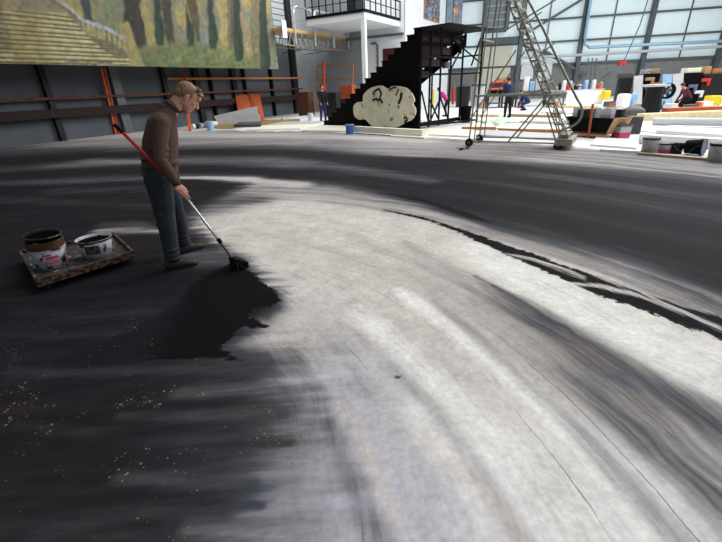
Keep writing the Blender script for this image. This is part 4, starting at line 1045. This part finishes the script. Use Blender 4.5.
for k,(x,y,m_,lab) in enumerate([(650,79,'cardboard','brown drill tool hung high on the black cabinet'),(656,84,'hardboard','red-brown tool hung at the right of the black cabinet'),(649,88,'slab grey','grey tool hung low on the black cabinet'),(693,86,'blue grey','blue-grey tool hung on the cabinet right of the fan'),(706,80,'red','small red tool on the front of the rightmost cabinet'),(699,92,'plastic clean','white tool hung low between the two right cabinets')]):
    p = KP.hit(x,y,-1.12); mb = MB(); mb.box(p,(.48,.12,.16),KP.rot()); mb.box(p+KP.d*.16-Vector((0,0,.16)),(.14,.12,.24),KP.rot()); mb.build('hand_tool',m_,label=lab,cat='tool',bevel=.02)
# black draped stool, grey sack
g = G(649,114.5)
sto = empty('black_stool', g, 'black draped stool with white top in front of the cabinets', 'stool')
hh = 1.15
MB().lathe([(.36,0),(.40,.3),(.33,hh*.7),(.35,hh)], g, 10).build('drape','black cloth',sto)
MB().box(g+Vector((0,0,hh+.06)),(.85,.7,.1),.1).build('seat','white board',sto,bevel=.03)
g = G(632,117.5); mb = MB(); mb.sphere(g+Vector((0,0,.2)),(.5,.35,.26)); mb.build('grey_sack','slab grey',smooth=True,label='grey sack lying on the timber left of the black stool',cat='sack')
sp_ = kpanel([(653,104),(655.5,104),(659,88),(657.5,88)],'white board','trestle','white folding trestle leg leaning beside the black stool','trestle',off=1.2)
# pole crane & cable
pa = BW.hit(616,62,3.0)
MB().path([G(590,92)+Vector((0,0,1.0)), BW.hit(612,72,6), BW.hit(623,63,5), BW.hit(640,25,3), BW.hit(651,-10,1)], .05, n=6).build('hanging_cable','blue grey',label='thin blue-grey cable running up from the paint table to the roof',cat='cable')
p = BW.hit(622,63.5,5); MB().box(p,(.7,.3,.3),.3).build('cable_hook','red',label='small red hook block on the thin hanging cable',cat='hook',bevel=.05)

# shelves of bits behind the scaffold
for k,(x,y,m_,lab) in enumerate([(462,107,'dark steel','dark drum seen through the right of the scaffold'),(477,106,'grey roll','pale grey drum between the scaffold and the dark workbench')]):
    bucket_simple('storage_drum', G(x,y), .55, 1.5, m_, lab, 'drum', lid='mid steel')

kinds = [('small_can',.10,.28),('small_box',.3,.22),('cable_coil',.22,.10)]
spots = [(609,108,'slab grey',1,'small grey box on the floor between the paint table and the white box unit'),(612,111,'red',0,'small red can in front of the leftmost dark cabinet'),
 (618,112.5,'plastic clean',0,'small white can left of the white rounded box unit'),(640,111.5,'cardboard',1,'small brown carton at the foot of the narrow pale blue drum'),
 (657,112.5,'blue',0,'small blue can just right of the black stool'),(660,110.5,'dark steel',2,'dark cable coil on the floor below the fan'),
 (669,111.5,'plastic clean',1,'small white carton left of the person in burgundy'),(690,109.5,'slab grey',2,'grey cable coil right of the person in burgundy'),
 (697,109.5,'orange',0,'small orange can right of the grey cable coil'),(703,109,'white sheet',1,'small white carton left of the yellow crate'),
 (549,107.5,'blue grey',1,'small blue-grey box right of the low dark bench'),(556,107.3,'orange',0,'small orange can left of the paint table'),
 (519,108.2,'red',0,'small red can between the two dark benches'),(481,108.5,'cardboard',1,'small brown carton left of the dark workbench')]
for x, y, m_, kk, lab in spots:
    nm, r, h = kinds[kk]; g = G(x,y); mb = MB()
    if kk == 0: mb.lathe([(0,0),(r*1.3,0),(r*1.3,h*1.2),(r*1.2,h*1.25),(0,h*1.25)], g, 14)
    elif kk == 1: mb.box(g+Vector((0,0,h*.8)), (.55,.4,h*1.6), random.uniform(0,1.5))
    else:
        for j in range(3): pass
        mb.path([g+Vector((.3*math.cos(a),.3*math.sin(a),.05+.010*a)) for a in np.linspace(0,6*PI,55)], .04, n=6)
    mb.build(nm, m_, label=lab, cat=['can','carton','cable'][kk])
# stacked odds in the bay
for k,(x,y,w,h,m_,lab) in enumerate([(333,116,1.0,1.4,'dark steel','dark case in the bay right of the dark-clothed person'),(342,115,1.2,1.0,'under wood','brown chest in the bay behind the lowest stair treads'),(307,116.5,.9,1.5,'rust collar','dark brown stack of boards at the end of the left wall'),(349,113,1.0,1.8,'hardboard','orange-brown chest in the bay under the timber frame')]):
    g = G(x,y); MB().box((g.x,g.y,h/2),(w,.6,h),LW.rot()+PI/2).build('storage_chest',m_,label=lab,cat='chest',bevel=.03)

# ------------------------------------------------------------------ bodies
def blob(name, prims, m_, parent, vox=.012, smooth_it=2, **kw):
    bm = bmesh.new()
    for p in prims:
        if p[0] == 'c':
            _, a, r1, b, r2 = p[:5]; a = Vector(a); b = Vector(b); n = max(2, int((b-a).length/(min(r1,r2)*.35)))
            n = min(n, 26)
            for k in range(n+1):
                t_ = k/n; bmesh.ops.create_icosphere(bm, subdivisions=2, radius=r1*(1-t_)+r2*t_, matrix=Matrix.Translation(a.lerp(b,t_)))
        elif p[0] == 'f':                       # flattened capsule: axes given by matrix, radii scaled
            _, a, ra, b, rb, Q = p; a = Vector(a); b = Vector(b); n = max(6, int((b-a).length/(min(min(ra),min(rb))*.4))); n = min(n,26)
            for k in range(n+1):
                t_ = k/n; r = [ra[i]*(1-t_)+rb[i]*t_ for i in range(3)]
                bmesh.ops.create_icosphere(bm, subdivisions=3, radius=1, matrix=Matrix.Translation(a.lerp(b,t_)) @ Q @ Matrix.Diagonal((*r,1)))
        else:
            _, c, r, Q = p; bmesh.ops.create_icosphere(bm, subdivisions=3, radius=1, matrix=Matrix.Translation(Vector(c)) @ Q @ Matrix.Diagonal((*r,1)))
    me = bpy.data.meshes.new('tmp'); bm.to_mesh(me); bm.free()
    o = bpy.data.objects.new('tmp', me); C.objects.link(o)
    rm = o.modifiers.new('r','REMESH'); rm.mode = 'VOXEL'; rm.voxel_size = vox; rm.use_smooth_shade = True
    s_ = o.modifiers.new('s','SMOOTH'); s_.factor = .5; s_.iterations = smooth_it
    bpy.context.view_layer.update(); dg = bpy.context.evaluated_depsgraph_get()
    m2 = bpy.data.meshes.new_from_object(o.evaluated_get(dg)); bpy.data.objects.remove(o); m2.name = name
    return link(name, m2, m_, parent, True, **kw)

# --- the painter
MC = Vector((-1.93,4.10,0)); vd = Vector((MC.x,MC.y,0)).normalized()          # line of sight at the painter
class _P(Plane): pass
MP = Plane(MC, MC+Vector((vd.y,-vd.x,0)))
def J(x, y, off=0): return MP.hit(x, y, off)
fx = MP.d if MP.d.x > 0 else -MP.d       # the way he faces
nz = MP.n                                # towards the camera (his right side)
up = Vector((0,0,1))
def frame(xa, za):                       # matrix with x along xa, z along za
    xa = Vector(xa).normalized(); y_ = Vector(za).cross(xa).normalized(); z_ = xa.cross(y_)
    return Matrix((xa,y_,z_)).transposed().to_4x4()
BQ = frame(fx, up)                       # x forward, y left, z up
painter = empty('person', Vector((MC.x,MC.y,0)), 'painter in brown sweater and jeans looking down, pushing a long-handled brush over the floor', 'person')
headQ = frame(fx*math.cos(math.radians(42))-up*math.sin(math.radians(42)), fx*math.sin(math.radians(42))+up*math.cos(math.radians(42)))
hc = J(187,98,.03)
def HP(x,y,z): return hc + (headQ @ Vector((x,y,z)))*1.1
hipC = J(160,172,0); chest = J(162,133,0.02); nb_ = J(172,108,.03); belly = J(161,157,0)
sho_r = J(161,123,.17); sho_l = J(165,121,-.15)
elb_r = J(160,159,.27); wr_r = J(177,184,.30); elb_l = J(168,155,-.26); wr_l = J(176,182,-.2)
hip_r = J(158,176,.10); hip_l = J(162,174,-.10)
ank_r = J(173,260,.22); knee_r = J(166,219,.16); ank_l = J(184.5,246,-.22); knee_l = J(176,212,-.16)
ank_r.z = .10; ank_l.z = .10
hand = J(181,190,.315)
skin = []
HS = 1.1
# head
skin += [('e', HP(-.010,0,.030), (.098,.077,.092), headQ), ('e', HP(.030,0,-.025), (.062,.062,.085), headQ), ('e', HP(.050,0,-.082), (.036,.040,.028), headQ),
         ('e', HP(.070,0,.055), (.030,.058,.035), headQ), ('c', HP(.088,0,.020), .010, HP(.112,0,-.018), .013), ('e', HP(.104,0,-.022),(.014,.018,.010),headQ),
         ('e', HP(.082,.0,-.050), (.016,.026,.008), headQ), ('e', HP(.080,.0,-.062), (.015,.023,.008), headQ),
         ('e', HP(.078,.032,.030),(.014,.022,.007),headQ), ('e', HP(.078,-.032,.030),(.014,.022,.007),headQ),
         ('e', HP(.056,.042,-.012),(.026,.020,.026),headQ), ('e', HP(.056,-.042,-.012),(.026,.020,.026),headQ),
         ('e', HP(.000,.044,-.050),(.045,.020,.024),headQ), ('e', HP(.000,-.044,-.050),(.045,.020,.024),headQ)]
for s_ in (1,-1): skin += [('e', HP(-.008,.080*s_,.000),(.020,.010,.031),headQ), ('e', HP(.0,.078*s_,-.018),(.012,.008,.018),headQ)]
skin += [('c', HP(-.045,0,-.03), .060, nb_-up*.02, .066)]
# the head and face are a little over life size in the primitives above
skin = [('e', p[1], tuple(v*HS for v in p[2]), p[3]) if p[0] == 'e' else p for p in skin]
# torso, arms, legs inside the clothes
skin += [('f', J(164,122,0), (.07,.11,.05), belly, (.09,.12,.08), BQ), ('f', belly,(.10,.14,.08), hipC,(.11,.15,.09),BQ)]
for sh, el, wr in ((sho_r,elb_r,wr_r),(sho_l,elb_l,wr_l)): skin += [('c',sh,.05,el,.04),('c',el,.040,wr,.027)]
for hp_, kn, an in ((hip_r,knee_r,ank_r),(hip_l,knee_l,ank_l)): skin += [('c',hp_,.08,kn,.055),('c',kn,.052,an,.036),('f',an-up*.03,(.035,.032,.03),an+fx*.03-up*.03,(.033,.03,.03),BQ)]
# the pole
brush_g = G(238.5,266); neck_b = J(0,0) if False else None
low = G(233.5,259.5,.10)
dirp = (hand-low).normalized()
dtop = ray(114.5,124.5).normalized()
# point of the sight line closest to the prolonged pole
w0_ = EYE-hand; a_ = dtop.dot(dtop); b_ = dtop.dot(dirp); c_ = 1; d_ = dtop.dot(w0_); e_ = dirp.dot(w0_)
tt = (b_*e_-c_*d_)/(a_*c_-b_*b_); top_end = EYE+dtop*tt
# right hand around the pole: palm on near side, fingers wrap behind
pd = (low-hand).normalized()                       # down the pole
side = nz - pd*nz.dot(pd); side.normalize()        # outwards to the camera
bk = pd.cross(side).normalized()
if bk.dot(fx) < 0: bk = -bk                        # forward of the pole
def HX(a, b, c): return hand + pd*a + bk*b + side*c
skin += [('c', wr_r, .027, HX(-.015,-.020,.022), .028), ('f', HX(-.030,-.024,.018),(.022,.022,.022), HX(.050,-.012,.026),(.024,.020,.016),frame(pd,side)),
         ('f', HX(-.02,.0,.028),(.022,.020,.014), HX(.052,.004,.028),(.022,.020,.013),frame(pd,side))]
for i, (a, L1) in enumerate(((-.028,.95),(-.006,1.05),(.018,1.12),(.042,1.0))[::-1]):
    r = .0095 if i < 3 else .0085
    skin += [('c', HX(a,.012,.030), r+.001, HX(a+.004,.036*L1,.020), r), ('c', HX(a+.004,.036*L1,.020), r, HX(a+.006,.036*L1,-.010), r-.0005), ('c', HX(a+.006,.036*L1,-.010), r-.0005, HX(a+.006,.012,-.026), r-.0015)]
skin += [('c', HX(.0,-.030,.014), .014, HX(.048,-.026,.006), .011), ('c', HX(.048,-.026,.006), .011, HX(.084,-.010,.016), .0095)]
# index lies along the pole a little
skin += [('c', HX(.050,.016,.026), .010, HX(.088,.024,.012), .009), ('c', HX(.088,.024,.012), .009, HX(.108,.018,.004), .008)]
# left hand hangs relaxed behind the thigh
lh = wr_l + (-up*.045+fx*.02)
skin += [('f', wr_l,(.028,.018,.028), wr_l-up*.085+fx*.03,(.040,.015,.030),BQ)]
for i in range(4):
    b0_ = wr_l-up*.10+fx*(.055-.022*i); m1 = b0_-up*(.040-.004*abs(i-1))+fx*.012; m2 = m1-up*.028-nz*-.014; 
    skin += [('c', b0_+up*.02,.010,m1,.009),('c',m1,.009,m2,.008)]
skin += [('c', wr_l-up*.03+fx*.03,.013, wr_l-up*.075+fx*.075+nz*.01,.010),('c', wr_l-up*.075+fx*.075+nz*.01,.010, wr_l-up*.10+fx*.08+nz*.015,.009)]
body = blob('body', skin, 'skin', painter, .0048, 2)
# eyes, brows, mouth
for s_ in (1,-1):
    MB().sphere(HP(.0775,.031*s_,.010),(.009,.012,.008)).build('eye','plastic clean',body,smooth=True)
    MB().sphere(HP(.0845,.031*s_,.007),(.005,.007,.006)).build('pupil','dark hair',body,smooth=True)
    MB().path([HP(.088,.014*s_,.037),HP(.092,.030*s_,.041),HP(.080,.050*s_,.036)],.005).build('eyebrow','hair',body,smooth=True)
MB().path([HP(.088,.022,-.056),HP(.098,.0,-.055),HP(.088,-.022,-.056)],.0045).build('mouth','lips',body,smooth=True)
# hair
hr = [('e', HP(-.022,0,.048),(.106,.086,.088),headQ), ('e', HP(-.062,0,.000),(.058,.074,.066),headQ), ('e', HP(.048,0,.092),(.050,.062,.032),headQ), ('e', HP(-.030,.068,.03),(.045,.016,.05),headQ), ('e', HP(-.030,-.068,.03),(.045,.016,.05),headQ), ('e', HP(.012,-.074,.03),(.014,.012,.035),headQ), ('e', HP(.012,.074,.03),(.014,.012,.035),headQ)]
for k in range(46):
    a = random.uniform(-1.1,1.1); b = random.uniform(-.3,1.5)
    base = HP(-.02+.098*math.cos(b)*math.cos(a)*.9+.02, .080*math.sin(a), .05+.078*math.sin(b)*.95 if True else 0)
    tip = base + headQ @ Vector((.030,random.uniform(-.01,.01),random.uniform(-.004,.014)))
    if (base-hc).dot(headQ @ Vector((0,0,1))) > .085: hr.append(('c',base,.008,tip,.004))
blob('hair', hr, 'hair', body, .006, 1)
# sweater
sw = [('f', J(166.5,112,0),(.085,.125,.05), J(162,122,0),(.135,.190,.08),BQ), ('f', J(162,122,0),(.135,.190,.08), J(160.5,140,0),(.165,.195,.09),BQ),
      ('f', J(160.5,140,0),(.165,.195,.09), J(160,160,0),(.170,.185,.09),BQ), ('f', J(160,160,0),(.170,.185,.09), J(160.5,173,0),(.172,.195,.05),BQ),
      ('c', J(168,110,.01),.088, nb_-up*.0+fx*.0,.078)]
for sh, el, wr in ((sho_r,elb_r,wr_r),(sho_l,elb_l,wr_l)):
    sw += [('c', J(164,119,.0),.085, sh,.085),('c',sh,.080,sh.lerp(el,.55),.068),('c',sh.lerp(el,.55),.068,el,.060),('c',el,.060,el.lerp(wr,.5),.056),('c',el.lerp(wr,.5),.056,wr-(wr-el).normalized()*.005,.042)]
    d_ = (el-sh).normalized()
    for q in (.75,.9): 
        c_ = sh.lerp(el,q)+fx*.03; sw.append(('e',c_,(.05,.05,.018),BQ))
for q,(x,y) in enumerate(((150,158),(151,166),(170,163),(156,148),(152,174))): sw.append(('e', J(x,y,.10),(.10,.09,.016),BQ))
swo = blob('sweater', sw, 'sweater', body, .010, 3)
def ring(c, axis, r, t_, nm, m_, par, sq=(1,1)):
    q = Vector((0,0,1)).rotation_difference(Vector(axis)).to_matrix().to_4x4()
    mb = MB(); mb.path([Vector(c)+q@Vector((r*sq[0]*math.cos(a),r*sq[1]*math.sin(a),0)) for a in np.linspace(0,2*PI,25)], t_, n=8); return mb.build(nm, m_, par, smooth=True)
ring(nb_+(HP(-.045,0,-.03)-nb_)*.12, (HP(-.045,0,-.03)-nb_), .078,.010,'collar','sweater rib',swo)
for el, wr in ((elb_r,wr_r),(elb_l,wr_l)): 
    d_ = (wr-el).normalized(); MB().tube(wr-d_*.045, wr+d_*.012, .045,.041,n=20).build('cuff','sweater rib',swo,smooth=True)
# jeans
jn = [('f', J(160,172,0),(.160,.175,.06), hipC+fx*.01-up*.06,(.165,.185,.09),BQ)]
for hp_, kn, an, s_ in ((hip_r,knee_r,ank_r,1),(hip_l,knee_l,ank_l,-1)):
    jn += [('c',hp_-up*.03,.140,hp_.lerp(kn,.5),.116),('c',hp_.lerp(kn,.5),.116,kn,.094),('c',kn,.094,kn.lerp(an,.5),.084),('c',kn.lerp(an,.5),.084,an+up*.035,.072)]
    for q in (.78,.9,1.0): jn.append(('e', kn.lerp(an,q)+up*.02+nz*.01,(.082,.080,.022),frame(fx,up+fx*.2*(1 if q!=.9 else -1))))
    for q in (-.05,.06): jn.append(('e', kn+up*q-fx*.02,(.094,.092,.016),BQ))
jo = blob('jeans', jn, 'jeans', body, .011, 3)
# shoes
for an, toe, nm in ((ank_r,J(198,266,.24),'shoe'),(ank_l,J(208,248,-.28),'shoe')):
    a = Vector((an.x,an.y,0)); t0 = Vector((toe.x,toe.y,0)); d_ = (t0-a); d_.normalize()
    SQ = frame(d_, up); base = a
    sh = [('f', base+d_*-.055+up*.055,(.042,.042,.050), base+d_*.05+up*.055,(.05,.046,.052),SQ), ('f', base+d_*.05+up*.05,(.05,.047,.048), base+d_*.175+up*.036,(.048,.050,.030),SQ), ('c', base-d_*.01+up*.085,.052, base-d_*.01+up*.105,.052)]
    so = blob('shoe', sh, 'shoe leather', body, .007, 2)
    mb = MB(); n = 26; pts = []
    for k in range(n):
        a_ = 2*PI*k/n; x_ = .068+ .162*math.cos(a_); w_ = (.050 if math.cos(a_) > -.2 else .045)*math.sin(a_); pts.append(base+d_*x_+ (SQ@Vector((0,w_*1.08,0))))
    mb.prism(pts, (0,0,.020)); mb.build('sole','sole',so)
    mb = MB(); sd = SQ@Vector((0,1,0))
    for k in range(4):
        c_ = base+d_*(.055+.026*k)+up*(.116-.011*k); mb.path([c_-sd*.030-up*.006, c_+up*.003, c_+sd*.030-up*.006],.0035,n=6)
    c_ = base+d_*.05+up*.124
    mb.path([c_, c_+sd*.03+up*.02, c_+sd*.05-up*.005],.003,n=6); mb.path([c_, c_-sd*.03+up*.02, c_-sd*.055-up*.005],.003,n=6)
    mb.build('laces','sole',so)

# --- long-handled brush
br = empty('long_brush', Vector((brush_g.x,brush_g.y,0)), 'black floor brush on a long red and silver pole held by the painter', 'brush')
MB().tube(top_end, hand+ (top_end-hand)*.02, .0155, n=14).build('red_grip','red grip',br,smooth=True)
MB().tube(top_end, top_end+(hand-top_end).normalized()*.09, .018, n=14).build('end_cap','black paint',br)
MB().tube(hand+(top_end-hand)*.03, low, .012, n=14).build('silver_pole','aluminium',br,smooth=True)
c_ = low.lerp(hand,.25); MB().tube(c_, c_+dirp*.05, .021, n=14).build('clamp','black paint',br)
c_ = low.lerp(hand,.02); MB().tube(c_, c_+dirp*.20, .016, n=14).build('socket','grey steel',br)
bd = Vector((fx.x,fx.y,0)).normalized(); 
Q = frame(bd*math.cos(.55)-up*math.sin(.55)-nz*.15, up)
mb = MB(); mb.box(low+Q@Vector((.055,0,.012)), (.17,.15,.03), M4=Q); hd = mb.build('brush_head','black paint',br,bevel=.012)
mb = MB()
for i in range(12):
    for j in range(11):
        b0_ = low+Q@Vector((-.02+.150*i/11, -.065+.13*j/10, 0)); tp = Vector((b0_.x+random.uniform(-.012,.03), b0_.y+random.uniform(-.015,.015), .004))
        if tp.z < b0_.z: mb.tube(b0_, tp, .009,.005,n=5)
mb.build('bristles','brush black',br)

# --- palette tray with two buckets
zt0 = .10
cs = [G(20,254,zt0), G(115,235.5,zt0), G(135.5,254.5,zt0), G(37,284.5,zt0)]
cn = sum(cs, Vector())/4
tr = empty('wheeled_tray', Vector((cn.x,cn.y,0)), 'paint-spattered low wooden tray on castors left of the painter', 'tray')
MB().prism([c-up*.02 for c in cs],(0,0,.02)).build('board','tray board',tr)
for i in range(4):
    a_, b_ = cs[i], cs[(i+1)%4]; inw = (cn-(a_+b_)/2).normalized()*.012
    MB().beam(a_+inw+up*.005, b_+inw+up*.005, .024,.07).build('edge_strip','tray edge',tr)
for c in cs:
    p = c.lerp(cn,.16); p.z = .035; MB().tube(p-d2*.015,p+d2*.015,.035,n=16).build('castor','rubber',tr)
gL = G(54,266,zt0); gR = G(99,255,zt0); gL.z = gR.z = zt0
dR = Vector((1,0,0))
bl = MB().lathe([(0,0),(.135,0),(.152,.24),(.146,.24),(.13,.01),(0,.01)], gL, 36).build('paint_bucket','plastic white',smooth=True,label='white bucket with pink label and brown collar on the tray, black pan on top',cat='bucket')
MB().lathe([(.152,.195),(.160,.197),(.160,.212),(.153,.214)], gL, 36).build('rim','plastic white',bl)
MB().lathe([(.152,.215),(.158,.216),(.162,.29),(.146,.29),(.146,.216)], gL, 36).build('collar','rust collar',bl)
mb = MB(); toc = (EYE-gL); ac = math.atan2(toc.y,toc.x)
def arcpatch(g, a0_, a1_, z0, z1, r0, r1, nm, m_, par):
    mb = MB(); n = 14; lo = []; hi = []
    for k in range(n+1):
        a = a0_+(a1_-a0_)*k/n; lo.append(mb.bm.verts.new(g+Vector((r0*math.cos(a),r0*math.sin(a),z0)))); hi.append(mb.bm.verts.new(g+Vector((r1*math.cos(a),r1*math.sin(a),z1))))
    for k in range(n): mb.bm.faces.new((lo[k],lo[k+1],hi[k+1],hi[k]))
    return mb.build(nm, m_, par)
arcpatch(gL, ac-.35, ac+.45, .05,.105,.1415,.1455,'label','pink label',bl)
arcpatch(gL, ac-.25, ac+.45, .118,.145,.1465,.1485,'label','pink',bl)
arcpatch(gL, ac-.45, ac+.05, .152,.172,.149,.1505,'label','pink',bl)
arcpatch(gL, ac+.9, ac+1.1, .07,.12,.1435,.147,'label','pink',bl)
MB().path([gL+Vector((.158*math.cos(ac-1.3+2.6*t_), .158*math.sin(ac-1.3+2.6*t_), .19-.11*math.sin(PI*t_))) for t_ in np.linspace(0,1,15)],.003,n=6).build('handle','grey steel',bl)
pn = empty('black_pan', gL+up*.292, 'round black paint pan with a glossy rim, set on the labelled bucket', 'pan')
Tt = Matrix.Rotation(math.radians(4),4,'Y')
MB().lathe([(0,.0),(.125,.0),(.158,.045),(.163,.045),(.163,.052),(.150,.052),(.12,.012),(0,.012)], gL+up*.292, 36, Tt).build('dish','black paint',pn,smooth=True)
MB().lathe([(.150,.053),(.163,.055),(.168,.048),(.163,.040)], gL+up*.292, 36, Tt).build('rim','black gloss',pn,smooth=True)
MB().lathe([(0,.035),(.14,.035)], gL+up*.292, 36, Tt).build('paint','black wet',pn)
brk = MB().lathe([(0,0),(.145,0),(.172,.20),(.166,.20),(.14,.01),(0,.01)], gR, 36).build('paint_bucket','plastic white',smooth=True,label='white bucket full of black paint with drips, right one on the tray',cat='bucket')
MB().lathe([(.170,.180),(.178,.183),(.178,.198),(.166,.200)], gR, 36).build('rim','dark steel',brk,smooth=True)
MB().lathe([(0,.17),(.163,.17)], gR, 36).build('paint','black wet',brk)
toc = (EYE-gR); ac = math.atan2(toc.y,toc.x)
arcpatch(gR, ac-.7, ac+.15, .06,.155,.1545,.167,'drip','tray edge',brk)
MB().path([gR+Vector((.176*math.cos(ac-.2+2.4*t_), .176*math.sin(ac-.2+2.4*t_), .18-.10*math.sin(PI*t_))) for t_ in np.linspace(0,1,15)],.003,n=6).build('handle','grey steel',brk)

# --- far people
def far_person(px_, py_, face, h, top, legs, hairm, label, bend=0, crouch=0, arm=0):
    g = G(px_, py_); s_ = h/1.75; fd = Vector((math.cos(face),math.sin(face),0)); sd = Vector((-fd.y,fd.x,0)); Q = frame(fd,up)
    root = empty('person', g, label, 'person')
    hipz = .92*s_*(1-.52*crouch); hip = g+up*hipz - fd*.22*crouch*s_
    bd_ = math.radians(bend); ta = fd*math.sin(bd_)+up*math.cos(bd_); TQ = frame(fd*math.cos(bd_)-up*math.sin(bd_), ta)
    sh = hip+ta*.52*s_; nk = hip+ta*.60*s_; hd_ = hip+ta*.74*s_+fd*.04
    sk = [('e', hd_,(.095*s_,.08*s_,.115*s_),TQ), ('c', nk-ta*.04,.055*s_,hd_,.05*s_), ('f',hip,(.10,.14,.08),sh,(.10,.16,.08),TQ), ('e', hd_+(TQ@Vector((.095,0,-.01)))*s_,(.018,.014,.02),TQ)]
    tp = [('f',hip,(.13*s_,.16*s_,.08),hip+ta*.3*s_,(.13*s_,.17*s_,.1),TQ),('f',hip+ta*.3*s_,(.13*s_,.17*s_,.1),sh,(.11*s_,.19*s_,.07),TQ)]
    lg = [('e',hip,(.13*s_,.17*s_,.11*s_),Q)]
    for k in (1,-1):
        hp_ = hip+sd*.09*k*s_; an = g+sd*.13*k*s_+up*.09; kn = (hp_+an)/2+fd*(.04+.40*crouch)*s_+up*.05*crouch
        sk += [('c',hp_,.08,kn,.05),('c',kn,.05,an,.035),('c',an-up*.04,.04,an+fd*.13-up*.05,.035)]
        lg += [('c',hp_,.10*s_,kn,.078*s_),('c',kn,.078*s_,an,.062*s_)]
        s2_ = sh+sd*.19*k*s_; el = s2_-up*.27*s_+fd*(.05+arm*.15)*s_; wr = el+(fd*(.12+.12*arm)-up*(.22-.16*arm))*s_
        sk += [('c',s2_,.04,el,.035),('c',el,.035,wr,.03),('c',wr,.035,wr+(wr-el).normalized()*.10,.03)]
        for q in range(4): sk.append(('c', wr+(wr-el).normalized()*.09+sd*(.012*(q-1.5)), .011, wr+(wr-el).normalized()*.17+sd*(.016*(q-1.5)), .009))
        tp += [('c',s2_,.075*s_,el,.058*s_),('c',el,.058*s_,wr,.045*s_)]
    b_ = blob('body', sk, 'skin', root, .018, 1)
    blob('top', tp, top, b_, .024, 1); blob('trousers', lg, legs, b_, .024, 1)
    blob('hair', [('e', hd_-(TQ@Vector((.022,0,-.03)))*s_,(.10*s_,.092*s_,.105*s_),TQ)], hairm, b_, .018, 1)
    sh_ = []
    for k in (1,-1):
        an = g+sd*.13*k*s_+up*.05; sh_ = [('f',an-fd*.05,(.05,.05,.045),an+fd*.16,(.05,.055,.04),Q)]; blob('shoe', sh_, 'rubber', b_, .02, 1)
    return root
far_person(507,118.5, PI*.55, 1.78, 'navy','black cloth','dark hair','person in black trousers and navy top standing behind the ladder tower, back turned', bend=12, arm=.6)
far_person(524,110.5, PI*1.0, 1.7, 'navy','navy','dark hair','person in navy crouching on the timber right of the man in black', bend=40, crouch=.9)
far_person(682,109, PI*.95, 1.75, 'burgundy','black cloth','dark hair','person in burgundy top crouching in front of the fan', bend=35, crouch=.9)
far_person(323.5,121.5, -PI*.35, 1.8, 'black cloth','navy','dark hair','person in black jacket and blue trousers standing left of the stairs', bend=5)
far_person(446,116.5, PI*.95, 1.65, 'magenta','black cloth','dark hair','person in magenta top bending behind the stair scaffold', bend=38, crouch=.15)

# ------------------------------------------------------------------ light
w = bpy.data.worlds.new('world'); sc.world = w; w.use_nodes = True
wn = w.node_tree.nodes; bg = wn['Background']; bg.inputs['Color'].default_value = (.86,.93,1,1); bg.inputs['Strength'].default_value = .20
def area(loc, target, sx, sy, pw, col):
    l = bpy.data.lights.new('overhead_light','AREA'); l.shape = 'RECTANGLE'; l.size = sx; l.size_y = sy; l.energy = pw; l.color = col
    o = bpy.data.objects.new('overhead_light', l); C.objects.link(o); o.location = loc
    d = Vector(target)-Vector(loc); o.rotation_euler = d.to_track_quat('-Z','Y').to_euler()
area((9,16,15),(6,12,0), 12, 26, 2900, (1,.985,.96))
area((17,3,11),(3,6,0), 14, 8, 900, (1,.98,.95))
area((24,24,14),(14,22,0), 10, 14, 3600, (.96,.99,1))
area((0,27,11.5),(-5,28,1), 8, 6, 650, (1,1,1))  # added fill lamp that brightens the left wall's far end, no real roof opening
sc.view_settings.view_transform = 'Standard'; sc.view_settings.look = 'None'; sc.view_settings.gamma = 1; sc.view_settings.use_curve_mapping = False
sc.view_settings.exposure = .22
